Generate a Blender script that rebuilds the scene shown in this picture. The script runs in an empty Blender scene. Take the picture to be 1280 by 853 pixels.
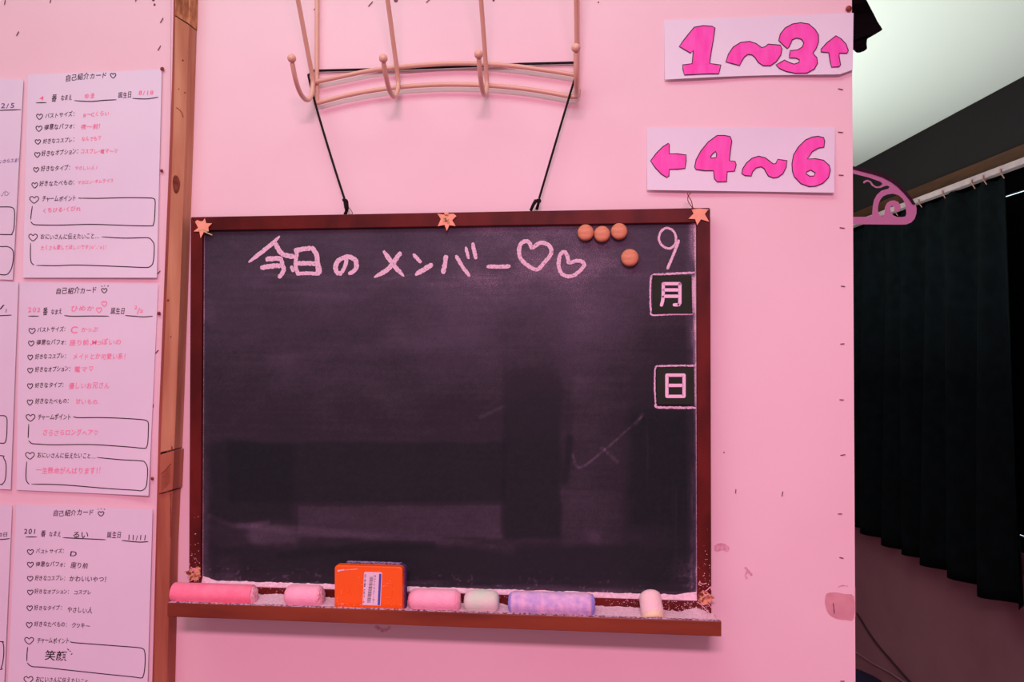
import bpy, bmesh, math, random
import numpy as np
from mathutils import Vector, Matrix, noise
from mathutils.geometry import tessellate_polygon

random.seed(7)
S = bpy.context.scene
COL = S.collection

# ------------------------------------------------------------------ camera
F, YAW, PITCH, DIST, EYE = 1000.0, math.radians(5.87), math.radians(0.7), 0.92, 1.5
cd = bpy.data.cameras.new('camera'); cam = bpy.data.objects.new('camera', cd); COL.objects.link(cam)
cd.sensor_width = 36.0; cd.lens = F / 1280 * 36.0; cd.clip_start = 0.02
cam.location = (0, -DIST, EYE); cam.rotation_euler = (math.pi / 2 + PITCH, 0, YAW)
S.camera = cam

# ------------------------------------------------------------------ light and exposure
w = bpy.data.worlds.new('World'); S.world = w; w.use_nodes = True
w.node_tree.nodes['Background'].inputs[0].default_value = (1.0, 0.44, 0.59, 1)
w.node_tree.nodes['Background'].inputs[1].default_value = 0.46

def area(name, loc, aim, size, power, color, size_y=None):
    l = bpy.data.lights.new(name, 'AREA'); l.energy = power; l.color = color; l.size = size
    if size_y: l.shape = 'RECTANGLE'; l.size_y = size_y
    o = bpy.data.objects.new(name, l); COL.objects.link(o); o.location = loc
    o.rotation_euler = (Vector(aim) - Vector(loc)).to_track_quat('-Z', 'Y').to_euler()
    return o
# pink room lamp up under the ceiling behind the photographer
area('pink_room_lamp', (0.05, -1.68, 2.20), (0.05, -1.35, 0), 0.55, 31, (1.0, 0.43, 0.62), 0.2)
# unseen up-facing light added behind the partition to brighten the white ceiling
area('ceiling_fill_uplight', (-0.05, 1.45, 1.40), (-0.05, 1.45, 2.4), 1.3, 27, (0.93, 1.0, 0.93), 2.0)
# added fill light imitating soft whitish ceiling bounce in front of the partition
area('white_bounce_fill', (-0.35, -0.55, 2.24), (-0.35, -0.2, 1.2), 1.1, 2.9, (0.80, 1.0, 0.93), 0.25)

S.view_settings.view_transform = 'Standard'
S.view_settings.look = 'None'
S.view_settings.gamma = 1.0
S.view_settings.exposure = 0.21
S.view_settings.use_curve_mapping = False

# ------------------------------------------------------------------ pixel -> place on a plane of the room
ct, st, cp, sp = math.cos(YAW), math.sin(YAW), math.cos(PITCH), math.sin(PITCH)
FW = Vector((-st * cp, ct * cp, sp)); RT = Vector((ct, st, 0)); UP = Vector((st * sp, -ct * sp, cp))
CAM = Vector((0, -DIST, EYE))
def ray(px, py): return FW + RT * ((px - 640) / F) + UP * (-(py - 426.5) / F)
def W(px, py, d=0.0):
    """point on the plane that stands d metres in front of the partition"""
    if callable(d): d = d(px, py)
    v = ray(px, py); return CAM + v * ((DIST - d) / v.y)
AX = Vector((ct, st, 0)); AF = Vector((-st, ct, 0))      # axes of the building (the partition stands a little askew)
def R(px, py, lat):
    """point on the plane lat metres to the right, parallel to the window wall"""
    v = ray(px, py); return CAM + v * (lat / v.dot(AX))
def B(lat, t, z): p = CAM + AX * lat + AF * t; return Vector((p.x, p.y, z))
def proj(p):
    q = Vector(p) - CAM; f = q.dot(FW); return 640 + F * q.dot(RT) / f, 426.5 - F * q.dot(UP) / f
def Z(x0, y0, s, pts): return [(x0 + p[0] / s, y0 + p[1] / s) for p in pts]

# ------------------------------------------------------------------ mesh helpers
class MB:
    def __init__(s): s.v = []; s.f = []
    def add(s, v, f):
        n = len(s.v); s.v += [Vector(p) for p in v]; s.f += [tuple(i + n for i in q) for q in f]; return s
    def box(s, x0, x1, y0, y1, z0, z1):
        return s.add([(x0,y0,z0),(x1,y0,z0),(x1,y1,z0),(x0,y1,z0),(x0,y0,z1),(x1,y0,z1),(x1,y1,z1),(x0,y1,z1)],
                     [(0,3,2,1),(4,5,6,7),(0,1,5,4),(1,2,6,5),(2,3,7,6),(3,0,4,7)])
    def hexa(s, p):      # eight points, bottom four then top four
        return s.add(p, [(0,3,2,1),(4,5,6,7),(0,1,5,4),(1,2,6,5),(2,3,7,6),(3,0,4,7)])
    def tube(s, pts, r, n=10, cap=True):
        pts = [Vector(p) for p in pts]; rs = r if isinstance(r, (list, tuple)) else [r] * len(pts)
        ref = None; V = []
        for i, p in enumerate(pts):
            t = (pts[min(i + 1, len(pts) - 1)] - pts[max(i - 1, 0)]).normalized()
            if ref is None: ref = t.orthogonal().normalized()
            ref = (ref - t * ref.dot(t)).normalized(); b = t.cross(ref)
            for k in range(n):
                a = 2 * math.pi * k / n; V.append(p + (ref * math.cos(a) + b * math.sin(a)) * rs[i])
        Fc = []
        for i in range(len(pts) - 1):
            for k in range(n):
                k2 = (k + 1) % n; Fc.append((i*n+k, i*n+k2, (i+1)*n+k2, (i+1)*n+k))
        if cap: Fc.append(tuple(range(n))[::-1]); Fc.append(tuple((len(pts)-1)*n + k for k in range(n)))
        return s.add(V, Fc)
    def ball(s, c, r, n=14, m=9, sq=(1, 1, 1)):
        c = Vector(c); V = []; Fc = []
        for j in range(m + 1):
            th = math.pi * j / m
            for k in range(n):
                a = 2 * math.pi * k / n
                V.append(c + Vector((r*math.sin(th)*math.cos(a)*sq[0], r*math.sin(th)*math.sin(a)*sq[1], r*math.cos(th)*sq[2])))
        for j in range(m):
            for k in range(n):
                k2 = (k + 1) % n; Fc.append((j*n+k, (j+1)*n+k, (j+1)*n+k2, j*n+k2))
        return s.add(V, Fc)
    def lathe(s, c, axis, prof, n=24):
        """prof: (distance along axis, radius)"""
        c = Vector(c); axis = Vector(axis).normalized(); u = axis.orthogonal().normalized(); v = axis.cross(u); V = []; Fc = []
        for h, r in prof:
            for k in range(n):
                a = 2*math.pi*k/n; V.append(c + axis*h + (u*math.cos(a) + v*math.sin(a))*r)
        for i in range(len(prof) - 1):
            for k in range(n):
                k2 = (k+1) % n; Fc.append((i*n+k, i*n+k2, (i+1)*n+k2, (i+1)*n+k))
        Fc.append(tuple(range(n))[::-1]); Fc.append(tuple((len(prof)-1)*n+k for k in range(n)))
        return s.add(V, Fc)
    def plate(s, loops, d0, d1, plane=W):
        """outline (and holes) in photo pixels laid on plane d1, with body back to plane d0"""
        tri = tessellate_polygon([[Vector((p[0], -p[1], 0)) for p in L] for L in loops])
        flat = [p for L in loops for p in L]; n = len(flat)
        def dd(d, p): return d(p[0], p[1]) if callable(d) else d
        V = [plane(p[0], p[1], dd(d1, p)) for p in flat] + [plane(p[0], p[1], dd(d0, p)) for p in flat]
        Fc = [tuple(t) for t in tri] + [tuple(i + n for i in t)[::-1] for t in tri]
        k = 0
        for L in loops:
            for i in range(len(L)):
                a, b = k + i, k + (i + 1) % len(L); Fc.append((a, b, b + n, a + n))
            k += len(L)
        return s.add(V, Fc)
    def flat(s, loops, d, plane=W):
        tri = tessellate_polygon([[Vector((p[0], -p[1], 0)) for p in L] for L in loops])
        return s.add([plane(p[0], p[1], d(p[0], p[1]) if callable(d) else d) for L in loops for p in L], [tuple(t) for t in tri])
    def ribbon(s, pts, wd, d, closed=False, jit=0.0, taper=(1, 1), smooth=True, seg=6, cap=True):
        P = spline(pts, closed, seg) if smooth else [Vector((p[0], p[1])) for p in pts] + ([Vector(pts[0])] if closed else [])
        if jit:                                   # resample finely so the edge can be ragged
            Q = [P[0]]
            for a, b in zip(P, P[1:]):
                m = max(1, int((b - a).length / 1.1))
                Q += [a.lerp(b, k / m) for k in range(1, m + 1)]
            P = Q
        n = len(P); V = []; Fc = []
        for i, p in enumerate(P):
            a, b = P[max(i-1, 0)], P[min(i+1, n-1)]
            if closed and i in (0, n-1): a, b = P[n-2], P[1]
            t = b - a; t = t.normalized() if t.length > 1e-9 else Vector((1, 0)); nn = Vector((-t.y, t.x))
            u = i / max(1, n - 1); h = wd / 2 * (taper[0] + (1 - taper[0]) * min(1, u / .25)) * (taper[1] + (1 - taper[1]) * min(1, (1 - u) / .25))
            if cap and not closed and n > 4:
                e = min(i, n-1-i); h *= (0.55, 0.85, 1)[min(e, 2)]
            for sgn in (1, -1):
                hh = h * (1 + (random.uniform(-jit, jit) if jit else 0)); q = p + nn * hh * sgn
                V.append(W(q.x, q.y, d))
        for i in range(n - 1): Fc.append((2*i, 2*i+1, 2*i+3, 2*i+2))
        return s.add(V, Fc)
    def build(s, name, mat, parent=None, smooth=False, origin=None, bevel=0, label=None, kind=None):
        off = wloc(parent) if parent else Vector((0, 0, 0))
        o_ = Vector(origin) if origin is not None else (off if parent else sum(s.v, Vector()) / max(1, len(s.v)))
        me = bpy.data.meshes.new(name); me.from_pydata([tuple(p - o_) for p in s.v], [], s.f); me.validate()
        bm = bmesh.new(); bm.from_mesh(me); bmesh.ops.remove_doubles(bm, verts=bm.verts, dist=1e-7)
        if s.f and not name.startswith('_'): bmesh.ops.recalc_face_normals(bm, faces=bm.faces)
        bm.to_mesh(me); bm.free()
        if smooth:
            for p in me.polygons: p.use_smooth = True
            me.set_sharp_from_angle(angle=0.9)
        o = bpy.data.objects.new(name, me); COL.objects.link(o); me.materials.append(mat)
        if parent: o.parent = parent; o.location = o_ - off
        else: o.location = o_
        if bevel:
            b = o.modifiers.new('bevel', 'BEVEL'); b.width = bevel; b.segments = 2; b.limit_method = 'ANGLE'; b.angle_limit = 0.6
        if label: o['label'] = label
        if kind: o['kind'] = kind
        return o
def wloc(o):
    v = Vector((0, 0, 0))
    while o: v = v + o.location; o = o.parent
    return v
def spline(pts, closed=False, seg=6):
    P = [Vector((p[0], p[1])) for p in pts]; n = len(P)
    if n < 3: 
        return [P[0].lerp(P[-1], k / seg) for k in range(seg + 1)]
    out = []
    rng = range(n) if closed else range(n - 1)
    for i in rng:
        if closed: a, b, c, d = P[(i-1) % n], P[i], P[(i+1) % n], P[(i+2) % n]
        else: a, b, c, d = P[max(i-1, 0)], P[i], P[i+1], P[min(i+2, n-1)]
        for k in range(seg):
            t = k / seg
            out.append(0.5 * ((2*b) + (c-a)*t + (2*a-5*b+4*c-d)*t*t + (-a+3*b-3*c+d)*t*t*t))
    out.append(P[0] if closed else P[-1])
    return out
def spl3(pts, seg=8):
    P = [Vector(p) for p in pts]; n = len(P); out = []
    for i in range(n - 1):
        a, b, c, d = P[max(i-1, 0)], P[i], P[i+1], P[min(i+2, n-1)]
        for k in range(seg):
            t = k / seg
            out.append(0.5 * ((2*b) + (c-a)*t + (2*a-5*b+4*c-d)*t*t + (-a+3*b-3*c+d)*t*t*t))
    out.append(P[-1]); return out
def loop(pts, seg=3): return [(p.x, p.y) for p in spline(pts, True, seg)[:-1]]
def empty(name, loc, label, cat, group=None):
    o = bpy.data.objects.new(name, None); COL.objects.link(o); o.location = loc; o.empty_display_size = .02
    return tag(o, label, cat, group)
def tag(o, label, cat, group=None, kind=None):
    o['label'] = label; o['category'] = cat
    if group: o['group'] = group
    if kind: o['kind'] = kind
    return o

# ------------------------------------------------------------------ materials
def lin(c):
    return tuple(((x/255)/12.92 if x/255 <= .04045 else ((x/255+.055)/1.055)**2.4) for x in c) + (1,)
def mat(name, rgb, rough=.6, rgb2=None, scale=20, bump=0.0, bscale=None, spec=.3, stretch=(1, 1, 1), detail=4, contrast=(.35, .65), metal=0, sheen=0, emit=0):
    m = bpy.data.materials.new(name); m.use_nodes = True; nt = m.node_tree; p = nt.nodes['Principled BSDF']
    p.inputs['Base Color'].default_value = lin(rgb); p.inputs['Roughness'].default_value = rough
    p.inputs['Specular IOR Level'].default_value = spec; p.inputs['Metallic'].default_value = metal
    if sheen: p.inputs['Sheen Weight'].default_value = sheen
    if emit:
        p.inputs['Emission Color'].default_value = lin(rgb); p.inputs['Emission Strength'].default_value = emit
    tc = nt.nodes.new('ShaderNodeTexCoord'); mp = nt.nodes.new('ShaderNodeMapping'); mp.inputs['Scale'].default_value = stretch
    nt.links.new(tc.outputs['Object'], mp.inputs[0])
    if rgb2:
        n = nt.nodes.new('ShaderNodeTexNoise'); n.inputs['Scale'].default_value = scale; n.inputs['Detail'].default_value = detail
        r = nt.nodes.new('ShaderNodeValToRGB'); r.color_ramp.elements[0].position, r.color_ramp.elements[1].position = contrast
        r.color_ramp.elements[0].color = lin(rgb); r.color_ramp.elements[1].color = lin(rgb2)
        nt.links.new(mp.outputs[0], n.inputs['Vector']); nt.links.new(n.outputs[0], r.inputs[0]); nt.links.new(r.outputs[0], p.inputs['Base Color'])
    if bump:
        n = nt.nodes.new('ShaderNodeTexNoise'); n.inputs['Scale'].default_value = bscale or scale; n.inputs['Detail'].default_value = 6
        b = nt.nodes.new('ShaderNodeBump'); b.inputs['Strength'].default_value = bump; b.inputs['Distance'].default_value = .001
        nt.links.new(mp.outputs[0], n.inputs['Vector']); nt.links.new(n.outputs[0], b.inputs['Height']); nt.links.new(b.outputs[0], p.inputs['Normal'])
    return m
M = {}
M['wall'] = mat('pink_painted_board', (250, 226, 232), .62, (244, 216, 224), 3, .08, 260)
M['paper'] = mat('white_paper', (240, 238, 250), .8, (234, 233, 247), 8, .03, 60)
M['post'] = mat('pine_wood', (203, 150, 114), .6, (172, 110, 80), 16, .25, 90, stretch=(3.5, 3.5, .35))
M['postlow'] = mat('pink_lit_pine_wood', (190, 122, 92), .6, (160, 92, 68), 16, .25, 90, stretch=(3.5, 3.5, .3))  # pine again, with the redder light low on the post put into its colour
M['postend'] = mat('rough_sawn_wood', (205, 150, 100), .75, (150, 95, 62), 160, .6, 260, stretch=(1.5, 1, .5))
M['postside'] = mat('dark_wood_edge', (168, 92, 76), .7, (140, 72, 60), 16, stretch=(4, 4, .4))
M['knot'] = mat('dark_knot', (95, 40, 28), .7, (140, 72, 48), 120)
M['frame'] = mat('mahogany_stain', (104, 30, 24), .5, (74, 18, 14), 26, .1, 120, stretch=(1, 1, .6), spec=.2)
M['tray'] = mat('red_brown_wood', (142, 66, 38), .42, (110, 44, 26), 14, .1, 120, stretch=(.35, 2, 2), spec=.4)
M['chalk_mark'] = mat('chalk_line', (236, 206, 224), .95, (140, 108, 132), 480, detail=4, contrast=(.53, .76), spec=.05)
M['chalk_line'] = mat('chalk_line_fine', (236, 200, 226), .95, (120, 90, 115), 500, contrast=(.5, .75), spec=.05)
M['dust'] = mat('chalk_dust', (252, 224, 234), .95, (236, 200, 216), 300, .6, 700, spec=.05)
M['dustgrey'] = mat('grey_dust', (206, 176, 196), .95, (120, 78, 84), 380, contrast=(.42, .6), spec=.05)
M['ink'] = mat('black_ink', (34, 12, 24), .7)
M['inkpink'] = mat('pink_ink', (255, 120, 160), .7)
M['inkpale'] = mat('pale_pink_ink', (255, 140, 180), .7)
M['inkblue'] = mat('blue_violet_ink', (90, 66, 140), .7)
M['marker'] = mat('pink_marker_fill', (255, 104, 206), .7, (250, 70, 186), 60, stretch=(2.2, 1, .6), detail=5, contrast=(.3, .75))
M['rack'] = mat('rack_enamel', (228, 184, 160), .34, spec=.5)
M['cord'] = mat('black_cord', (26, 12, 20), .8, bump=.6, bscale=900)
M['magnetwood'] = mat('round_wood', (226, 158, 120), .5, (204, 128, 92), 60, .1, 300, stretch=(1, 1, 4))
M['magnetplate'] = mat('dark_green_magnet', (27, 38, 27), .7, (33, 45, 32), 60)
M['kanji'] = mat('pale_print', (250, 214, 240), .7)
M['star'] = mat('orange_straw_card', (255, 186, 152), .75, (246, 170, 140), 90, .2, 300)
M['starold'] = mat('worn_straw', (232, 168, 132), .85, (110, 52, 44), 260, .8, 300, contrast=(.45, .62))
M['straw'] = mat('straw', (214, 196, 140), .8)
M['twine'] = mat('twine', (120, 60, 42), .8)
M['orange'] = mat('orange_plastic', (255, 104, 22), .38, bump=.05, bscale=40, spec=.5)
M['felt'] = mat('purple_felt', (92, 74, 138), .95, (60, 44, 92), 500, .8, 900)
M['felttop'] = mat('dusty_felt', (206, 180, 224), .95, (92, 74, 138), 400, .6, 900)
M['sticker'] = mat('sticker_paper', (240, 226, 240), .5)
M['stickerblue'] = mat('sticker_blue', (78, 90, 190), .5)
M['stickerink'] = mat('sticker_ink', (60, 40, 70), .6)
M['chalkpink'] = mat('coral_pink_chalk', (255, 150, 176), .92, (255, 132, 160), 70, .5, 500, spec=.05)
M['chalkpink2'] = mat('pale_pink_chalk', (255, 196, 216), .92, (255, 180, 206), 70, .5, 500, spec=.05)
M['chalkend'] = mat('crumbly_chalk_end', (255, 206, 218), .95, (240, 166, 186), 260, 1.0, 500, spec=.05)
M['chalkmint'] = mat('mint_chalk', (214, 240, 214), .95, (240, 222, 222), 60, .5, 500, spec=.05)
M['chalkviolet'] = mat('violet_chalk', (184, 168, 232), .95, (240, 204, 236), 150, .5, 500, contrast=(.25, .7), spec=.05)
M['chalkvend'] = mat('violet_chalk_end', (160, 158, 240), .95, (176, 168, 240), 90, .5, 500, spec=.05)
M['chalkyellow'] = mat('yellow_chalk', (252, 226, 224), .95, (250, 220, 226), 60, .5, 500, spec=.05)
M['chalkyend'] = mat('yellow_chalk_end', (246, 234, 196), .95, (240, 224, 180), 80, .5, 500, spec=.05)
M['pin'] = mat('rusty_pin', (172, 70, 52), .45, (120, 44, 34), 300, spec=.5)
M['staple'] = mat('old_staple', (112, 62, 72), .5, spec=.5)
M['scuff'] = mat('peeled_paint', (226, 172, 180), .8, (212, 156, 166), 60)
M['scufffaint'] = mat('faint_smudge', (214, 160, 176), .8, (236, 194, 206), 260)
M['ceiling'] = mat('white_ceiling', (232, 240, 234), .9)
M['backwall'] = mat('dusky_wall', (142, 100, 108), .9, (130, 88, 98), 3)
M['pelmet'] = mat('dark_brown_panel', (18, 13, 15), .9, (14, 11, 12), 4)
M['woodtrim'] = mat('brown_wood_trim', (76, 42, 14), .6, (60, 32, 10), 12, stretch=(1, 1, 6))
M['railwhite'] = mat('grey_white_rail', (176, 158, 160), .5, (150, 130, 136), 12)
M['runner'] = mat('pinkish_runner', (170, 130, 120), .6)
M['curtain'] = mat('black_green_cloth', (9, 16, 19), .95, (6, 10, 12), 30, spec=.05)
M['blackout'] = mat('black_panel', (6, 6, 8), .9, spec=.05)
M['daylight'] = mat('daylight_gap', (225, 245, 255), .5, emit=1.3)
M['sill'] = mat('window_sill_wood', (120, 70, 84), .6)
M['hanger'] = mat('pink_plastic', (186, 122, 166), .45, spec=.4)
M['hangerdark'] = mat('dark_band_tone', (44, 14, 34), .8)
M['blackcloth'] = mat('black_cloth', (14, 8, 12), .95, bump=.3, bscale=300, spec=.05)
M['cable'] = mat('dark_cable', (58, 34, 42), .6)
M['cablepale'] = mat('mauve_cable', (150, 112, 126), .6)
M['floor'] = mat('dark_floor', (70, 52, 60), .7, (60, 44, 52), 6)
M['metal'] = mat('steel_tube', (150, 150, 155), .3, metal=1)
M['navy'] = mat('navy_cloth', (28, 24, 52), .9)

# ------------------------------------------------------------------ the setting
XR = 0.2858
def structure(o, label, cat): return tag(o, label, cat, kind='structure')
XJ = W(215, 426, 0).x - .003
structure(MB().box(XJ, XR, 0, .012, .0, 2.05).build('wall_back', M['wall'], smooth=False, origin=(0, 0, 0)),
          'pink painted partition board carrying the chalkboard and number signs', 'wall')
wall = bpy.data.objects['wall_back']
structure(MB().box(-1.5, XJ - .0005, 0, .012, .0, 2.05).build('wall_left', M['wall'], origin=(-1, 0, 0)),
          'pale pink board left of the wooden post, papered with profile cards', 'wall')
wl = bpy.data.objects['wall_left']
CZ = 2.287
def bslab(lat0, lat1, t0, t1, z0, z1):
    return [B(lat0,t0,z0),B(lat1,t0,z0),B(lat1,t1,z0),B(lat0,t1,z0),B(lat0,t0,z1),B(lat1,t0,z1),B(lat1,t1,z1),B(lat0,t1,z1)]
structure(MB().hexa(bslab(-2.5, 1.62, -1.2, 5.2, CZ, CZ + .05)).build('ceiling', M['ceiling']), 'white ceiling above the partition and curtain', 'ceiling')
structure(MB().hexa(bslab(-2.5, 1.62, -1.2, 5.2, -.05, 0)).build('floor', M['floor']), 'dark floor of the room', 'floor')
WZ0, WZ1, WT0, WT1 = .90, 2.05, 1.35, 3.75
wm = MB()
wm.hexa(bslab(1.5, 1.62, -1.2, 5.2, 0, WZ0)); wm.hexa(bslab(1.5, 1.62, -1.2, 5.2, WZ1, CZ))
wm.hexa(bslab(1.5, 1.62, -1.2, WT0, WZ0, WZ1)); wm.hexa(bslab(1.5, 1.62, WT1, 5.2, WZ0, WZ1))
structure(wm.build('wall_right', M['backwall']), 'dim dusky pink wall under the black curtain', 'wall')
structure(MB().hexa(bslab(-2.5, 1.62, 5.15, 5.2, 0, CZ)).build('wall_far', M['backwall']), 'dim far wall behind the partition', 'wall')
structure(MB().hexa(bslab(1.465, 1.4995, 0.2, 5.1, 2.0895, CZ - .001)).build('trim_1', M['pelmet']), 'dark brown panel between the white ceiling and the wood rail', 'trim')
structure(MB().hexa(bslab(1.455, 1.4995, 0.2, 5.1, 2.050, 2.089)).build('trim_2', M['woodtrim'], bevel=.002), 'brown wood rail above the curtain track', 'trim')
win = empty('window_1', B(1.55, 2.5, WZ0), 'blacked-out window showing thin slits of daylight beside the curtain', 'window'); win['kind'] = 'structure'
MB().hexa(bslab(1.515, 1.53, WT0 + .001, WT1 - .001, .952, 1.972)).build('blackout_panel', M['blackout'], win)
MB().hexa(bslab(1.5305, 1.54, WT0 + .001, WT1 - .001, WZ0 + .001, WZ1 - .001)).build('daylight_pane', M['daylight'], win, label='bright daylight behind the blackout panel')
wf = MB(); wf.hexa(bslab(1.515, 1.53, WT0 + .001, WT1 - .001, WZ0 + .0005, .9450)); wf.hexa(bslab(1.515, 1.53, WT0 + .001, WT1 - .001, 1.9790, WZ1 - .0005))
wf.build('window_frame', M['blackout'], win)
MB().hexa(bslab(1.478, 1.4995, WT0 - .05, WT1 + .05, .862, .8995)).build('window_sill', M['sill'], win, bevel=.002)

# staples, nail specks and scuffs that sit in the painted boards
def staple(px, py, L=5, ang=0, host=wall, r=.0005):
    a = math.radians(ang); dx, dy = math.cos(a) * L / 2, -math.sin(a) * L / 2
    if host is wl and px > 212: px = 212
    MB().tube([W(px - dx, py - dy, -.0004), W(px - dx * .8, py - dy * .8, .0009), W(px + dx * .8, py + dy * .8, .0009), W(px + dx, py + dy, -.0004)], r, 6).build('staple', M['staple'], host)
for p in [(1050.6,111.5,6,-12),(1050.6,165.4,6,-6),(1051.3,219,6,-4),(1052.7,285,6,-8),(1053.6,358,5,-4),(1053,430,5,4),(1052,500,5,-3),(1053.6,569,6,10),(1050,642.7,5,0),(1051.8,697.7,5,-12),(1053,852,5,0),
          (395,9.5,8,47),(463,5,8,47),(535,1,6,40),(919.7,614.5,5,85),(978,617.8,6,80)]: staple(*p)
for p in [(202,25.5,7,60),(199,60,7,60),(6,3,6,80),(63,1,5,80),(22,42,6,60),(198.6,340.5,5,48),(196,440,6,48),(191.3,508,4,80),(170,0,4,60)]: staple(*p, host=wl)
def speck(px, py, r, host, m='staple'):
    MB().lathe(W(px, py, -.0002), (0, -1, 0), [(0, r), (.0008, r), (.0012, r * .5)], 8).build('nail_speck', M[m], host)
for x, y, r in [(495, .5, .0025), (617, .5, .0014), (905, 565.7, .0007), (215 + 3.5, 594, .0012), (748, 3, .0009)]: speck(x, y, r, wall)
for x, y, r in [(192, 0, .0018), (193.5, 6, .0014)]: speck(x, y, r, wl)
MB().flat([loop([(1034,742),(1045,741),(1056,743),(1067.2,746),(1067.2,774),(1058,775.5),(1046,774),(1036,768),(1031.5,757),(1031.5,748)])], .0003).build('_s', M['scuff'], wall).name = 'paint_scuff'
MB().flat([loop([(893,683),(897,680),(903,679.5),(909,682),(912,686),(909,690.5),(903,688),(897,690),(893,688)])], .0003).build('_s', M['scufffaint'], wall).name = 'paint_scuff'
mb = MB(); mb.ribbon([(931,709),(935,714),(938,717),(940,720)], 3.5, .0003, jit=.4); mb.ribbon([(934,714),(932,720),(934,724)], 2.5, .0003, jit=.4)
mb.ribbon([(468.5,783.5),(474,786),(478,788),(484,787),(488,784)], 4, .0003, jit=.5); mb.ribbon([(476,788),(479,791)], 2, .0003, jit=.4)
mb.ribbon([(1047,735),(1052,732.5),(1060,733)], 1.5, .0003, jit=.4)
mb.build('_s', M['scufffaint'], wall).name = 'paint_scuff'
MB().ribbon([(1041.5, 754), (1043, 768)], 1.1, .0005, jit=.3).build('_s', M['staple'], wall).name = 'paint_scuff'
MB().box(XR + .0001, XR + .0016, .0015, .0105, W(1067, 772, 0).z, W(1067, 735, 0).z).build('bare_edge_patch', M['postside'], wall)

# ------------------------------------------------------------------ wooden post between the boards
def lerp_tab(tab, y):
    for (y0, x0), (y1, x1) in zip(tab, tab[1:]):
        if y <= y1: return x0 + (x1 - x0) * (y - y0) / (y1 - y0)
    return tab[-1][1]
TL_ = [(-80, 219.5), (0, 218.8), (100, 217.6), (200, 214.8), (520, 201.7), (680, 196.5), (853, 192), (940, 190)]
TS_ = [(-80, 218), (0, 217), (100, 215), (200, 211.4), (520, 198.6), (680, 194.8), (853, 190.2), (940, 188)]
TR_ = [(-80, 238.8), (0, 237.2), (100, 234.2), (200, 231), (520, 219.5), (680, 213), (853, 209), (940, 207)]
post = empty('wooden_post', W(200, 853, 0), 'rough orange-brown timber post running full height left of the chalkboard', 'post')
def post_piece(name, m, ytop, ybot, d=.0195, yt2=None, yb2=None, inset=0, parent=post, d0=.0005, bevel=.0008):
    mbp = MB(); N = 14; yt2 = ytop if yt2 is None else yt2; yb2 = ybot if yb2 is None else yb2; rows = []
    for i in range(N + 1):
        t = i / N; yl, yr = ytop + (ybot - ytop) * t, yt2 + (yb2 - yt2) * t
        xl, xr = lerp_tab(TL_, yl) + inset, lerp_tab(TR_, yr) - inset * .3
        rows.append([W(xl, yl, d), W(xr, yr, d), W(xr, yr, d), W(xl, yl, d)])
        for k in (2, 3): rows[-1][k] = Vector((rows[-1][k].x, -d0, rows[-1][k].z))
    V = [p for r in rows for p in r]; Fc = [(0, 1, 2, 3), tuple(4*N + k for k in (3, 2, 1, 0))]
    for i in range(N):
        for k in range(4): Fc.append((4*i+k, 4*i+(k+1) % 4, 4*i+4+(k+1) % 4, 4*i+4+k))
    return mbp.add(V, Fc).build(name, M[m], parent, bevel=bevel)
post_piece('post_top_block', 'postend', -70, 19.0, .0205, None, 30.0)
post_piece('post_board', 'post', 20.2, 566, .0195, 31.2, 562)
post_piece('splice_block', 'postlow', 569, 617.5, .0235, 563.5, 612.5, 0)
post_piece('post_board', 'postlow', 618.5, 930, .0195, 613.5, 930)
_a, _b = W(lerp_tab(TL_, 930.5), 930.5, .0195), W(lerp_tab(TR_, 930.5), 930.5, .0195)
MB().box(_a.x, _b.x, -.0195, -.0005, 0.001, _a.z).build('post_board', M['postlow'], post)
sd = MB(); N = 24; V = []; Fc = []
for i in range(N + 1):
    y = -70 + 1000 * i / N; a, b = W(lerp_tab(TS_, y), y, .014), W(lerp_tab(TL_, y) + .4, y, .014)
    V += [a, b, Vector((b.x, -.0005, b.z)), Vector((a.x, -.0005, a.z))]
for i in range(N):
    for k in range(4): Fc.append((4*i+k, 4*i+(k+1) % 4, 4*i+4+(k+1) % 4, 4*i+4+k))
Fc += [(0,1,2,3), (4*N+3,4*N+2,4*N+1,4*N)]
sd.add(V, Fc).build('side_strip', M['postside'], post)
MB().plate([loop([(216.5,222),(219.5,219),(223,222),(225,229),(223.5,238),(220,242),(217,238),(215.8,230)])], .0185, .0201).build('wood_knot', M['knot'], post)
for x, y, r in [(229, 75.5, .0009), (231.5, 116, .0007), (224, 111.5, .0006), (210.5, 375.5, .0013), (213, 60, .0001), (214, 421, .0006)]:
    MB().lathe(W(x, y, .019), (0, -1, 0), [(0, r), (.0012, r), (.0015, r * .6)], 8).build('nail_hole', M['knot'], post)
g = MB(); g.ribbon([(220, 134.5), (224, 137), (227.5, 142), (229, 147)], .9, .0199, jit=.2)
g.ribbon([(202.5, 568.5), (207, 567), (212, 566.5), (214.5, 565), (214.8, 558)], 1.3, .0199, jit=.3)
g.ribbon([(201, 593), (207, 588), (211, 583), (214, 580)], 1.1, .0238, jit=.3); g.ribbon([(213.6, 616), (213.3, 672)], 1.0, .0199, jit=.3)
for k in range(16): 
    y = 590 + k * 1.7; g.ribbon([(201.5, y + 6), (213, y - 6)], .35, .0238) if y + 6 < 616 else None
g.build('saw_cut', M['knot'], post, kind='stuff')
# chips and end lines of the grain, cut as shallow dark checks
g = MB()
for k in range(13): g.ribbon([(220.5 + k * 1.25, -5), (219.9 + k * 1.25, 14 + k * .8)], .45, .0208, jit=.3)
g.build('grain_check', M['knot'], post, kind='stuff')

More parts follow.
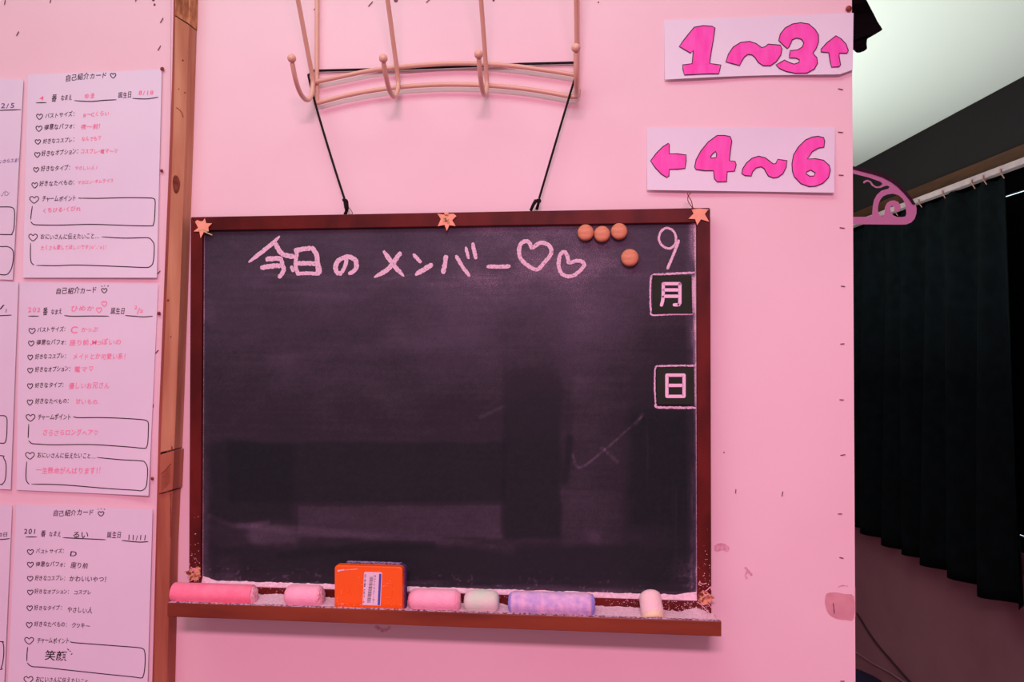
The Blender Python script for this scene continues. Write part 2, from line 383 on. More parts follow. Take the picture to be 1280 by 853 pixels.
# ------------------------------------------------------------------ text helper: glyph outlines from the font built into Blender
GL = {}
def glyph(ch):
    if ch in GL: return GL[ch]
    c = bpy.data.curves.new('t', 'FONT'); c.body = ch; c.size = 1; c.offset = .008; c.resolution_u = 3; c.fill_mode = 'BOTH'
    o = bpy.data.objects.new('t', c); COL.objects.link(o)
    dg = bpy.context.evaluated_depsgraph_get(); me = o.evaluated_get(dg).to_mesh()
    v = [(p.co.x, p.co.y) for p in me.vertices]; f = [tuple(p.vertices) for p in me.polygons]
    o.evaluated_get(dg).to_mesh_clear(); bpy.data.objects.remove(o); bpy.data.curves.remove(c)
    GL[ch] = (v, f); return GL[ch]
_v, _ = glyph('国'); EM = max(p[0] for p in _v) - min(p[0] for p in _v); EMB = min(p[1] for p in _v)
EM *= 1.1
SMALL = 'ャュョッァィォっゃゅょ'
def text(mb, s, x0, x1, y0, y1, h, d, jit=.06, thick=0, rot=0, slant=.12, rnd=None):
    """s from x0 to x1 (px), baseline y0 at the left to y1 at the right, height h px"""
    rnd = rnd or random
    adv = []
    for ch in s:
        adv.append(.45 if ch in " 、.・:：!！/,'" else .62 if ch.isascii() else .78 if ch in SMALL else 1.0)
    tot = sum(adv); sc = (x1 - x0) / tot; cx = 0
    for ch, a in zip(s, adv):
        if ch == ' ': cx += a; continue
        v, f = glyph(ch)
        if not v: cx += a; continue
        gx0, gx1 = min(p[0] for p in v), max(p[0] for p in v); gc = (gx0 + gx1) / 2
        k = 1 + rnd.uniform(-jit, jit) * 1.5; kx = sc * .9 / EM if not ch.isascii() else sc * .95 / EM
        ja, jy = rnd.uniform(-jit, jit), rnd.uniform(-jit, jit) * h
        pts = []
        for x, y in v:
            X = (x - gc) * kx; Y = (y - EMB) / EM * h * k; X += Y * slant
            X, Y = X * math.cos(ja) - Y * math.sin(ja), X * math.sin(ja) + Y * math.cos(ja)
            u = (cx + a / 2) * sc + X
            if rot: px, py = x0 + (Y + jy), y0 + u      # running downwards (sideways print)
            else: px = x0 + u; py = y0 + (y1 - y0) * u / max(1e-6, x1 - x0) - Y + jy
            pts.append(W(px, py, d))
        mb.add(pts, f); cx += a
def heart(mb, cx, cy, wd, h, d, lw=1.0):
    pts = [(0, -.28), (-.22, -.5), (-.46, -.38), (-.5, -.08), (-.3, .25), (0, .5), (.3, .22), (.5, -.1), (.45, -.4), (.2, -.5)]
    mb.ribbon([(cx + a * wd, cy + b * h) for a, b in pts], lw, d, closed=True, seg=3)

# ------------------------------------------------------------------ sheets of paper
def sheet(name, TL, TR, BR, BL, curl, label, cat, group=None, nx=14, ny=18, thick=.0003, edge=None, off=None):
    def px_(u, v):
        a = (TL[0] + (TR[0]-TL[0])*u, TL[1] + (TR[1]-TL[1])*u); b = (BL[0] + (BR[0]-BL[0])*u, BL[1] + (BR[1]-BL[1])*u)
        x, y = a[0] + (b[0]-a[0])*v, a[1] + (b[1]-a[1])*v
        return edge(u, v, x, y) if edge else (x, y)
    def dep(px, py):
        v = min(1, max(0, (py - (TL[1] + TR[1]) / 2) / ((BL[1] + BR[1]) / 2 - (TL[1] + TR[1]) / 2)))
        xl = TL[0] + (BL[0]-TL[0])*v; xr = TR[0] + (BR[0]-TR[0])*v; u = min(1, max(0, (px - xl) / (xr - xl)))
        vt = TL[1] + (TR[1]-TL[1])*u; vb = BL[1] + (BR[1]-BL[1])*u; v = min(1, max(0, (py - vt) / (vb - vt)))
        return curl(u, v)
    V = []; Fc = []
    for j in range(ny + 1):
        for i in range(nx + 1): V.append(W(*px_(i / nx, j / ny), dep))
    n = len(V); V += [p + Vector((0, thick, 0)) for p in V]
    for j in range(ny):
        for i in range(nx):
            a = j*(nx+1)+i; Fc.append((a, a+nx+1, a+nx+2, a+1)); Fc.append((a+n, a+1+n, a+nx+2+n, a+nx+1+n))
    rim = [i for i in range(nx+1)] + [(j+1)*(nx+1)-1 for j in range(1, ny+1)] + [ny*(nx+1)+i for i in range(nx-1, -1, -1)] + [j*(nx+1) for j in range(ny-1, 0, -1)]
    for a, b in zip(rim, rim[1:] + rim[:1]): Fc.append((a, b, b+n, a+n))
    base = (V[ny*(nx+1)] + V[ny*(nx+1)+nx]) / 2
    t = empty(name, base, label, cat, group)
    MB().add(V, Fc).build('paper_sheet', M['paper'], t, smooth=True)
    def ink(off=.00025): return lambda px, py: dep(px, py) + off
    return t, ink(off or .00025), ink((off or .00025) + .0002)

ROWS = ['バストサイズ：', '得意なパフォ：', '好きなコスプレ：', '好きなオプション：', '好きなタイプ：', '好きなたべもの：']
def zz(y0): return lambda x, y: (x / 5.686, y0 + y / 5.686)
def card_ink(t, d, blk, pnk, boxes, col='inkpink'):
    """blk/pnk rows: (text, x0, x1, ybase left, ybase right, height) in photo px; every row is a part"""
    rnd = random.Random(len(blk) * 7 + 3)
    for rows, mm in ((blk, 'ink'), (pnk, col)):
        for r in rows:
            a = MB()
            if r[0] == 'heart': heart(a, *r[1:], d); nm = 'heart_mark'
            elif r[0] == 'line': a.ribbon(r[1], r[2] if len(r) > 2 else 1.15, d, seg=5); nm = 'drawn_line'
            else: text(a, *r, d, rnd=rnd); nm = 'writing_line'
            a.build(nm, M[mm], t)
    for bx in boxes: MB().ribbon(bx, 1.15, d, smooth=True, seg=4).build('box_outline', M['ink'], t)

q = lambda y0, *pts: [(x / 5.686, y0 + y / 5.686) for x, y in pts]
def T(y0, s, xa, xb, ya, yb, h): return (s, xa/5.686, xb/5.686, y0 + ya/5.686, y0 + yb/5.686, h/5.686)
def H(y0, x, y, w_, h_, lw=1.0): return ('heart', x/5.686, y0 + y/5.686, w_/5.686, h_/5.686)

GC = 'handwritten profile cards on the left board'
# top card of the right column
t, d, _ = sheet('profile_card', (35, 93.5), (202.2, 87), (196, 347.3), (28.5, 347.3),
    lambda u, v: .0016 + .0022 * max(0, (v - .75) / .25) ** 2 + .0012 * u * u, 'handwritten profile card numbered 4 with birthday 8/18, top of the full column', 'card', GC)
y = 60
blk = [T(y,'自己紹介カード',462,760,238,212,44), H(y,804,197,38,34), ('line', q(y,(255,390),(330,388))), T(y,'番',362,400,384,384,52), T(y,'なまえ',428,512,374,372,40),
       ('line', q(y,(527,374),(640,380),(740,372),(828,368))), T(y,'誕生日',838,936,356,354,44), ('line', q(y,(940,358),(1040,362),(1125,349))),
       H(y,281,489,42,38), T(y,ROWS[0],318,530,500,486,36), H(y,277,574,42,38), T(y,ROWS[1],310,532,585,572,40), H(y,269,668,38,32), T(y,ROWS[2],302,530,682,668,38),
       H(y,265,760,38,34), T(y,ROWS[3],292,556,772,752,40),
       ('line', q(200,(557,270),(575,274)))]
y = 200
blk += [H(y,257,70,36,32), T(y,ROWS[4],288,500,84,72,38), H(y,247,181,40,38), T(y,ROWS[5],276,530,190,178,38), H(y,243,284,62,48), T(y,'チャームポイント',294,544,298,292,42),
        H(y,235,552,60,48), T(y,'おにいさんに伝えたいこと…',285,706,566,562,40)]
pnk = [T(60,'4',275,312,374,374,38), T(60,'ゆま',596,676,362,360,40), T(60,'8/18',980,1092,340,334,38), T(60,'B〜Cくらい',590,776,494,480,34), T(60,'夜〜前！',572,716,580,574,36),
       T(60,'なんでも♡',576,720,664,658,34), T(60,'コスプレ・電マ〜♡',568,838,752,750,34), T(200,'やさしい人♪',528,700,72,68,30), T(200,'マカロン・オムライス',548,806,176,160,30),
       T(200,'くちびる・くびれ',296,574,378,362,34), T(200,"たくさん愛してほしいです(o'-'o)！",286,756,642,634,34)]
bx = [q(200,(566,272),(700,273),(900,268),(1050,270),(1090,274),(1102,290),(1102,340),(1098,420),(1090,458),(1070,469),(900,466),(650,458),(420,464),(270,462),(235,456),(219,438)),
      q(200,(218,424),(222,380),(230,328)),
      q(200,(722,547),(880,556),(1020,553),(1060,556),(1085,580),(1096,610),(1094,680),(1086,735),(1066,758),(1030,765),(860,758),(560,748),(400,752),(258,750)), q(200,(242,748),(222,728),(216,680),(217,590))]
card_ink(t, d, blk, pnk, bx)
# middle card
t, d, _ = sheet('profile_card', (25, 353), (197.8, 355.5), (185.5, 620), (20.5, 612.8),
    lambda u, v: .0016 + .0012 * v + .004 * max(0, (u + v - 1.6) / .4) ** 2, 'handwritten profile card numbered 202 with birthday 2/2, middle of the full column', 'card', GC)
y = 340
blk = [T(y,'自己紹介カード',392,692,160,150,44), H(y,741,134,38,32), ('line', q(y,(720,100),(726,105))), ('line', q(y,(742,96),(743,102))), ('line', q(y,(772,97),(764,105))),
       ('line', q(y,(200,315),(276,315))), T(y,'番',302,338,311,311,52), T(y,'なまえ',358,440,304,304,42), ('line', q(y,(457,310),(520,316),(640,314),(775,315))), T(y,'誕生日',784,886,302,302,46),
       ('line', q(y,(890,310),(950,315),(1020,320),(1086,315))),
       H(y,228,421,44,38), T(y,ROWS[0],262,466,430,424,36), H(y,222,510,38,36), T(y,ROWS[1],254,472,522,518,38), H(y,215,609,34,34), T(y,ROWS[2],246,472,622,616,38),
       H(y,215,702,36,34), T(y,ROWS[3],246,500,714,708,38), H(y,214,813,36,36), T(y,ROWS[4],246,454,826,822,38)]
y = 480
blk += [H(y,213,133,38,38), T(y,ROWS[5],246,490,142,140,38), H(y,217,242,62,48), T(y,'チャームポイント',264,508,256,256,42), H(y,213,512,62,48), T(y,'おにいさんに伝えたいこと…',262,680,528,534,40)]
pnk = [T(340,'202',194,288,294,290,42), T(340,'ひめか',500,668,284,276,42), H(340,704,272,36,36), H(340,741,228,36,36), T(340,'2',950,978,266,266,30), T(340,'/',965,998,302,302,60), T(340,'2',986,1020,292,292,30),
       T(340,'C',500,546,442,442,62), T(340,'かっぷ',574,694,430,426,38), T(340,'座り前、Mっぽいの',490,862,524,520,44), T(340,'メイドとか可愛い系！',514,892,622,624,44), T(340,'電マ♡',524,668,714,712,42),
       T(480,'優しいお兄さん',486,778,36,34,46), T(480,'甘いもの.',532,712,144,150,40), T(480,'さらさらロングヘア♡',298,700,368,370,44), T(480,'一生懸命がんばります！！',250,716,640,642,48)]
bx = [q(480,(520,234),(560,241),(700,240),(860,245),(1000,254),(1040,262),(1054,280),(1054,340),(1050,420),(1040,452),(1020,459),(900,448),(640,432),(380,434),(260,428),(225,424),(203,404)), q(480,(200,386),(202,340),(204,286)),
      q(480,(690,524),(860,540),(1000,548),(1030,560),(1048,600),(1046,680),(1036,736),(1005,760),(960,757),(780,746),(520,724),(380,716),(224,714)), q(480,(208,714),(188,690),(184,640),(190,552))]
card_ink(t, d, blk, pnk, bx, 'inkpale')
# bottom card
t, d, _ = sheet('profile_card', (20.5, 631), (190.8, 637), (183, 905), (8, 893),
    lambda u, v: .0016 + .0016 * u * u + .001 * v, 'handwritten profile card numbered 201 written all in black, bottom of the full column', 'card', GC)
y = 620
blk = [T(y,'自己紹介カード',372,668,146,140,44), H(y,718,129,40,32), ('line', q(y,(695,93),(699,98))), ('line', q(y,(718,91),(719,97))), ('line', q(y,(745,93),(739,99))),
       T(y,'201',166,258,276,274,46), ('line', q(y,(182,293),(262,293))), T(y,'番',286,322,294,296,50), T(y,'なまえ',346,432,290,292,40), ('line', q(y,(446,298),(560,304),(650,308),(752,313))),
       T(y,'るい',508,632,302,302,50), T(y,'誕生日',758,860,300,304,46), T(y,'11/11',900,1042,316,324,48), ('line', q(y,(864,318),(940,326),(1000,330),(1054,326))),
       H(y,216,401,42,36), T(y,ROWS[0],252,456,412,410,34), H(y,216,491,42,36), T(y,ROWS[1],250,464,502,508,36), H(y,214,590,38,34), T(y,ROWS[2],244,464,604,604,36),
       H(y,215,688,38,34), T(y,ROWS[3],242,492,698,700,36), H(y,211,801,38,36), T(y,ROWS[4],240,440,814,816,36),
       T(y,'D',498,540,432,432,46), T(y,'座り前',498,624,516,520,42), T(y,'かわいいやつ！',490,756,610,616,44), T(y,'コスプレ',520,650,702,704,34), T(y,'やさしい人',474,654,828,840,44)]
y = 703
blk += [H(y,208,448,40,38), T(y,ROWS[5],240,476,458,462,36), T(y,'クッキー',504,640,466,474,40), H(y,207,560,62,48), T(y,'チャームポイント',260,494,576,582,42), T(y,'笑顔',312,474,696,706,66),
        ('line', q(y,(478,616),(490,628))), ('line', q(y,(496,630),(503,638))), ('line', q(y,(504,658),(514,650))),
        H(y,202,838,62,48), T(y,'おにいさんに伝えたいこと…',250,660,852,872,42)]
bx = [q(703,(498,564),(520,572),(640,582),(800,594),(960,606),(1010,614),(1026,630),(1032,680),(1028,760),(1018,810),(1002,824),(940,816),(760,798),(520,772),(300,748),(225,742),(192,716)), q(703,(190,706),(192,650),(197,604)),
      q(703,(670,866),(860,880),(960,892),(1000,960)), q(703,(190,880),(186,960))]
card_ink(t, d, blk, [], bx)
# left column, cut by the frame
def left_curl(u, v): return .0016 + .003 * max(0, (u - .8) / .2) ** 2 * (.4 + v * .6)
t, d, _ = sheet('profile_card', (-140, 93), (29.3, 99.5), (15.8, 350), (-150, 345), left_curl, 'cut-off profile card with violet writing ending 2/5, top of the left column', 'card', GC)
blk = [('line', [(-30, 139), (0, 138), (26.3, 137)])]
bx = [q(200,(-300,330),(0,334),(60,334),(92,342),(103,370),(102,440),(98,490),(84,524),(60,531),(-200,524)), q(200,(-300,612),(0,616),(50,616),(82,632),(95,660),(94,710),(82,770),(58,808),(30,818),(0,815),(-200,806))]
pnk = [T(60,'2/5',0,104,432,430,46), T(60,'いからスま！',-8,136,822,812,30), T(200,'、パン',0,66,262,258,38)]
card_ink(t, d, blk, pnk, bx, 'inkblue')
t, d, _ = sheet('profile_card', (-140, 350), (23, 352.5), (13.2, 612.3), (-150, 606), left_curl, 'cut-off profile card with a slash and 1, middle of the left column', 'card', GC)
blk = [('line', [(-30, 395.5), (0, 394.8), (14.6, 394)]), T(340,'/',-16,40,272,272,40), T(340,'1',30,52,292,292,32)]
bx = [q(480,(-300,222),(0,226),(30,228),(48,244),(50,300),(47,370),(38,414),(20,424),(0,422),(-200,416)), q(480,(-300,500),(0,510),(24,526),(42,570),(42,640),(34,690),(15,714),(0,716),(-200,706))]
card_ink(t, d, blk, [], bx)
t, d, _ = sheet('profile_card', (-140, 628), (15.2, 632), (3, 905), (-160, 900), left_curl, 'cut-off profile card showing the end of a date, bottom of the left column', 'card', GC)
blk = [('line', [(-30, 675.5), (0, 674.8), (12.4, 673.5)]), T(620,'0日',-8,56,292,290,34)]
bx = [q(703,(-300,558),(0,565),(18,572),(26,600),(26,660),(18,720),(8,750),(0,764),(-200,770))]
card_ink(t, d, blk, [], bx)

# push pins
def pin(px, py, r, label, d=.002, group='rusty push pins'):
    c = W(px, py, d)
    return tag(MB().lathe(Vector((c.x, -.0006, c.z)), (0, -1, 0), [(0, r*.25), (d, r*.25), (d + .0001, r), (d + r*.5, r*.95), (d + r*.85, r*.55), (d + r*.95, r*.1)], 14).build('push_pin', M['pin'], smooth=True), label, 'pin', group)
pin(203.3, 86.5, .0024, 'rusty pin at the top right corner of card number 4')
pin(202.6, 213.7, .0019, 'small rusty pin beside the right edge of card number 4')
pin(199.2, 391.9, .0022, 'rusty pin beside the right edge of card number 202')
pin(190.8, 598.2, .0019, 'rusty pin near the lower right corner of card number 202')

# ------------------------------------------------------------------ number signs
def sign_edge1(u, v, x, y):
    if v > .5:
        y += (v - .5) * 2 * (2.4 * math.sin(u * 3.1 * 1.2) * -.6)
    if u > .93 and v > .8: y -= (u - .93) / .07 * 5.5 * (v - .8) / .2
    return x, y
t, d, d2 = sheet('number_sign', (830.2, 25.8), (1066.9, 16.2), (1065.9, 92), (831.2, 99.5), lambda u, v: .0012 + .0042 * v ** 2 + .0008 * math.sin(u * 9) * v,
    'white paper sign reading 1~3 with an upward arrow, upper of the two', 'sign', 'paper number signs', nx=30, ny=24, edge=sign_edge1, off=.0007)
s1 = lambda pts, sm=True: loop(Z(820, 10, 4.923, pts), 3) if sm else Z(820, 10, 4.923, pts)
s2 = lambda pts, sm=True: loop(Z(800, 150, 4.923, pts), 3) if sm else Z(800, 150, 4.923, pts)
def digits(t, d, d2, shapes):
    for nm, loops in shapes:
        tri = tessellate_polygon([[Vector((p[0], -p[1], 0)) for p in L] for L in loops])
        a = MB().add([W(p[0], p[1], d) for L in loops for p in L], [tuple(x) for x in tri]).build(nm, M['marker'], t)
        for L in loops: MB().ribbon(L, 1.05, d2, closed=True, smooth=False).build('black_outline', M['ink'], a)
digits(t, d, d2, [
 ('numeral_one', [s1([(235,118),(290,108),(345,112),(363,122),(352,200),(340,270),(330,340),(365,346),(400,350),(392,380),(386,405),(320,405),(175,412),(166,380),(163,350),(222,342),(230,262),(212,277),(180,258),(143,237),(165,205),(200,160)], False)]),
 ('wave_mark', [s1([(430,332),(445,285),(475,240),(520,212),(575,205),(615,218),(650,243),(672,238),(690,222),(765,228),(775,250),(768,290),(740,330),(705,355),(660,355),(630,335),(610,305),(590,288),(565,286),(545,300),(528,325),(515,354),(470,342)], False)]),
 ('numeral_three', [s1([(808,250),(780,225),(755,200),(765,160),(795,122),(840,98),(890,90),(940,98),(978,130),(1000,165),(1000,210),(985,250),(965,278),(990,305),(994,340),(975,375),(930,400),(860,402),(800,390),(760,372),(738,350),(765,335),(790,320),(820,335),(850,345),(880,335),(882,318),(860,308),(820,307),(822,285),(825,262),(870,258),(900,240),(910,215),(895,192),(865,184),(838,195),(830,215),(818,240)], False)]),
 ('up_arrow', [s1([(1108,170),(1140,190),(1170,222),(1184,262),(1175,278),(1128,278),(1127,300),(1136,350),(1125,362),(1080,364),(1072,330),(1063,275),(1015,270),(1015,255),(1050,215)], False)])])
t, d, d2 = sheet('number_sign', (808.5, 159.5), (1043.7, 159.3), (1042.7, 241), (809, 237.5), lambda u, v: .0012 + .0045 * v ** 2 + .0007 * math.sin(u * 8) * v,
    'white paper sign reading 4~6 with a left arrow, lower of the two', 'sign', 'paper number signs', nx=30, ny=24, off=.0007)
digits(t, d, d2, [
 ('left_arrow', [s2([(65,252),(100,205),(140,165),(175,143),(180,150),(180,208),(230,208),(284,215),(284,250),(277,298),(230,303),(180,304),(178,345),(165,354),(130,332),(95,295)], False)]),
 ('numeral_four', [s2([(475,95),(520,95),(555,102),(565,130),(558,180),(550,250),(585,255),(592,275),(582,315),(537,318),(533,380),(475,381),(458,362),(452,312),(400,312),(345,305),(336,290),(345,245),(375,190),(420,135)], False),
  s2([(465,193),(445,210),(433,228),(440,235),(468,232),(472,210)], False)]),
 ('wave_mark', [s2([(626,330),(632,300),(655,265),(690,235),(730,223),(770,232),(800,255),(820,270),(835,268),(848,242),(905,250),(900,290),(880,330),(850,352),(820,357),(790,345),(775,320),(765,300),(745,288),(715,295),(693,318),(685,345),(645,342)], False)]),
 ('numeral_six', [s2([(1095,100),(1130,108),(1137,130),(1132,168),(1100,172),(1060,195),(1030,240),(1080,238),(1130,248),(1165,280),(1172,310),(1160,355),(1125,390),(1080,408),(1040,410),(990,392),(950,350),(938,315),(935,270),(945,215),(975,165),(1020,122),(1060,105)], False),
  s2([(1050,308),(1025,320),(1022,332),(1045,346),(1070,345),(1079,325)], False)])])
pin(1060.6, 11.3, .0033, 'round copper pin above the corner of the upper number sign', .001)

# ------------------------------------------------------------------ coat hook rack
rack = empty('coat_hook_rack', W(556, 105, 0), 'pale pink wire hook rack hanging over the partition with four ball-tipped hooks', 'rack')
RR = .0026
def WX(x, py, d, px=560):
    """point at world x, at the height seen at row py, d in front of the partition"""
    p = Vector((x, -d, 1.5))
    for _ in range(6):
        a, b = proj(p); e = b - py; dist = (p - CAM).dot(FW); p.z += e / F * dist
    return p
hx = [W(390, 100, .022).x, W(497.5, 90, .02).x, W(608.5, 80, .02).x, W(721.5, 90, .02).x]
up = MB().tube([WX(hx[0], 128, .006), WX(hx[0], 60, .006), WX(hx[0], 0, .006), Vector((hx[0], -.006, 2.054)), Vector((hx[0], .018, 2.054))], RR)
up.build('upright', M['rack'], rack, smooth=True)
MB().tube([WX(hx[3], 120, .006), WX(hx[3], 60, .006), WX(hx[3], 0, .006), Vector((hx[3], -.006, 2.054)), Vector((hx[3], .018, 2.054))], RR).build('upright', M['rack'], rack, smooth=True)
def rail(pts): MB().tube(spl3([W(x, y, .0105) for x, y in pts], 8), RR, 12).build('arched_rail', M['rack'], rack, smooth=True)
rail([(391, 103.5), (430, 95), (475, 86.5), (540, 80.5), (590, 79.3), (640, 82.5), (690, 89), (721, 94)])
rail([(393, 130), (400, 128), (440, 118), (490, 110), (545, 106), (600, 106.5), (650, 110.5), (690, 116.5), (715, 121), (722, 119), (723.5, 112)])
for i, (x, ty, by, bally) in enumerate(zip(hx, (0, 0, 0, 0), (125, 121, 119, 118.5), (73, 73, 68, 60))):
    hb = [WX(x, -90, .110), WX(x, 0, .067), WX(x, 40, .048), WX(x, 75, .031), WX(x, 97, .0205), WX(x, 108, .0195), WX(x, by - 4, .026), WX(x, by, .040), WX(x, by - 8, .058), WX(x, by - 25, .073), WX(x, bally + 6, .083)]
    h = MB().tube(spl3(hb, 6), RR, 12).build('hook', M['rack'], rack, smooth=True)
    MB().ball(WX(x, bally, .0845), .0048).build('ball_tip', M['rack'], h, smooth=True)

# cord that carries the chalkboard
cordthing = empty('hanging_cord', W(560, 90, .01), 'black cord looped over the hook rack and tied to the chalkboard', 'cord')
cm = MB()
cm.tube([W(*p) for p in [(391, 88.5, .0035), (430, 87.5, .0035), (487, 86.3, .0035), (540, 84.6, .0035), (610, 82, .0035), (650, 80, .0035), (719, 78.3, .0035)]], .0015, 8)
cm.tube(spl3([W(390, 89.5, .0040), W(386.5, 93.5, .010), W(386.2, 98, .014), W(397, 140, .0145), W(415, 200, .015), W(431, 250, .015)], 5), .0013, 8)
cm.tube(spl3([W(719, 78.3, .0035), W(721.5, 84, .008), W(720, 93, .0125), W(715.5, 108, .014), W(697, 170, .0145), W(674, 248, .015)], 5), .0013, 8)
cm.build('cord_line', M['cord'], cordthing, smooth=True)
def knot(P, loops_):
    k = MB(); k.ball(W(*P), .0028, sq=(1, .8, .9))
    for L in loops_: k.tube(spl3([W(*p) for p in L], 6), .0017, 8)
    return k.build('knot', M['cord'], cordthing, smooth=True)
knot((432, 252, .015), [[(429, 250, .016), (433, 251, .018), (434, 256, .017), (434, 262, .015), (431, 268, .012)], [(431, 253, .016), (432, 259, .018), (433, 264, .014), (431.5, 268, .010)]])
knot((673.5, 251.5, .015), [[(675, 250, .016), (671, 251, .018), (667, 256, .017), (663.5, 263, .012)], [(674, 251, .016), (672.5, 256, .018), (671, 261.5, .014)], [(670, 250, .017), (668, 253, .017), (665, 259, .015)]])
MB().tube(spl3([W(434, 258, .015), W(438, 262, .015), W(440.5, 266, .014), W(440, 267.5, .012)], 4), .0004, 6).build('loose_thread', M['twine'], cordthing)

# ------------------------------------------------------------------ chalkboard
OX0, OX1, OZ0, OZ1 = -.4745, .1277, 1.2090, 1.6582
IX0, IX1, IZ0, IZ1 = -.4601, .1127, 1.2245, 1.6420
board = empty('chalkboard', ((OX0+OX1)/2, -.005, OZ0), 'dark chalkboard in a red-brown wood frame with a chalk tray, hung by black cord', 'chalkboard')
def rail4(name, o1, o2, i2, i1, d1=.0200, d0=.0055):
    V = [(p[0], -d0, p[1]) for p in (o1, o2, i2, i1)] + [(p[0], -d1, p[1]) for p in (o1, o2, i2, i1)]
    return MB().hexa(V).build(name, M['frame'], board, bevel=.0009)
e = .0002
rail4('frame_rail', (OX0+e, OZ1), (OX1-e, OZ1), (IX1-e, IZ1), (IX0+e, IZ1))
rail4('frame_rail', (OX0+e, OZ0), (OX1-e, OZ0), (IX1-e, IZ0), (IX0+e, IZ0))
rail4('frame_stile', (OX0, OZ0+e), (OX0, OZ1-e), (IX0, IZ1-e), (IX0, IZ0+e))
rail4('frame_stile', (OX1, OZ0+e), (OX1, OZ1-e), (IX1, IZ1-e), (IX1, IZ0+e))

# writing surface with chalk haze stored as a vertex attribute (dust that stays put on the board)
def vnoise(X, Y, seed):
    rs = np.random.RandomState(seed); G = rs.rand(257, 257)
    xi = np.floor(X).astype(int); yi = np.floor(Y).astype(int); fx = X - xi; fy = Y - yi
    fx = fx*fx*(3-2*fx); fy = fy*fy*(3-2*fy); g = lambda a, b: G[b % 256, a % 256]
    return (g(xi, yi)*(1-fx)+g(xi+1, yi)*fx)*(1-fy)+(g(xi, yi+1)*(1-fx)+g(xi+1, yi+1)*fx)*fy
def fbm(X, Y, seed, o=4):
    s = 0; a = .5
    for k in range(o): s = s + a*vnoise(X*2**k, Y*2**k, seed+k); a *= .5
    return s
def sm(x, a, b): t = np.clip((x-a)/(b-a+1e-9), 0, 1); return t*t*(3-2*t)
NX, NY = 400, 290
gx = np.linspace(IX0 - .003, IX1 + .003, NX + 1); gz = np.linspace(IZ0 - .003, IZ1 + .003, NY + 1)
GX, GZ = np.meshgrid(gx, gz)
qx, qy, qz = GX, np.full_like(GX, -.0150) + DIST, GZ - EYE
f_ = qx*FW.x + qy*FW.y + qz*FW.z
PX = 640 + F*(qx*RT.x + qy*RT.y)/f_; PY = 426.5 - F*(qx*UP.x + qy*UP.y + qz*UP.z)/f_
def rect(x0, x1, y0, y1, s=3, wob=2.5):
    n1 = (fbm(PX/22, PY/22, 11)-.5)*wob*2
    return sm(PX+n1, x0-s, x0+s)*(1-sm(PX+n1, x1-s, x1+s))*sm(PY+n1, y0-s, y0+s)*(1-sm(PY+n1, y1-s, y1+s))
def stroke(pts, wd, soft=1.5):
    m = np.zeros_like(PX)
    P = spline(pts, False, 8)
    for a, b in zip(P, P[1:]):
        dx, dy = b.x-a.x, b.y-a.y; L = dx*dx+dy*dy+1e-9
        t = np.clip(((PX-a.x)*dx+(PY-a.y)*dy)/L, 0, 1); dd = np.hypot(PX-a.x-t*dx, PY-a.y-t*dy)
        m = np.maximum(m, 1-sm(dd, wd/2, wd/2+soft))
    return m
streakH = fbm(PX/60, PY/3.0, 3); streakV = fbm(PX/3.2, PY/70, 5); cloud = fbm(PX/45, PY/30, 21); fine = fbm(PX/3, PY/3, 31, 3)
Hz = .20*(1-sm(PY, 330, 560)) + .24
Hz -= .16*(1-sm(PX, 255, 420))*(1-sm(PY, 250, 400)); 
Hz += .16*sm(PX, 480, 640)*(1-sm(PX, 700, 850))*(1-sm(PY, 330, 520))
Hz -= .16*sm(PX, 720, 860)*sm(PY, 350, 440)
Hz *= (.80 + .42*cloud)
Hz += (streakH-.5)*.07
Hz *= 1-.60*rect(285, 632, 553, 628)                  # the long wiped band
Hz *= 1-.60*rect(262, 366, 552, 652, 6, 5)
Hz += .10*rect(372, 625, 632, 672, 2)                 # dusty band under it
Hz *= 1-.62*rect(628, 700, 400, 672, 4, 5)*sm(PY, 420, 580)            # upright wiped swipe
Hz += .07*rect(701, 778, 612, 682, 3)
Hz += .05*rect(715, 790, 470, 610, 6)
Hz *= 1-.18*rect(630, 705, 370, 500, 30, 5)
Hz *= 1-.75*(rect(785, 866, 515, 660, 12, 8))
Hz *= 1-.5*rect(262, 870, 682, 735, 6, 6)
Hz += .14*stroke([(262, 645), (285, 655), (310, 657), (335, 652)], 2, 4)
Hz += .10*stroke([(300, 657), (400, 665), (480, 673), (560, 678), (640, 690)], 2, 7)
Hz += .16*stroke([(322, 668), (345, 672), (360, 676)], 12, 14)*cloud*2
Hz *= 1-.5*stroke([(350, 695), (410, 690), (470, 683), (540, 683)], 5, 6)
Hz *= 1-.6*stroke([(712, 548), (709, 580), (706, 600)], 3, 5)
Hz += .20*stroke([(803, 520), (796, 527), (753, 565), (724, 585), (716, 568)], .6, 2)*fine*2 + .18*stroke([(803, 518), (795, 530)], 2, 3)
Hz += .13*stroke([(752, 560), (772, 578)], 1, 3)*fine*2
Hz += .10*stroke([(735, 668), (744, 672)], 4, 10)*cloud*2
Hz += .10*stroke([(600, 522), (630, 508)], 1, 3)
Hz += .08*stroke([(400, 344), (348, 344), (330, 343)], .6, 2) + .08*stroke([(480, 350), (515, 343)], .4, 1.6) + .04*stroke([(370, 350), (470, 353), (620, 350)], 4, 8)*streakH*2
Hz += .05*rect(262, 860, 342, 347, 2)*streakH
Hz += .04*stroke([(322, 356), (402, 370), (470, 362)], 3, 12)*streakH*2 + .08*stroke([(300, 460), (420, 438), (560, 432)], 3, 14)*cloud
Hz += .08*stroke([(258, 395), (262, 380), (264, 400)], 6, 7)*cloud*2+.04*stroke([(288, 303), (296, 308)], 1, 4)*cloud*2
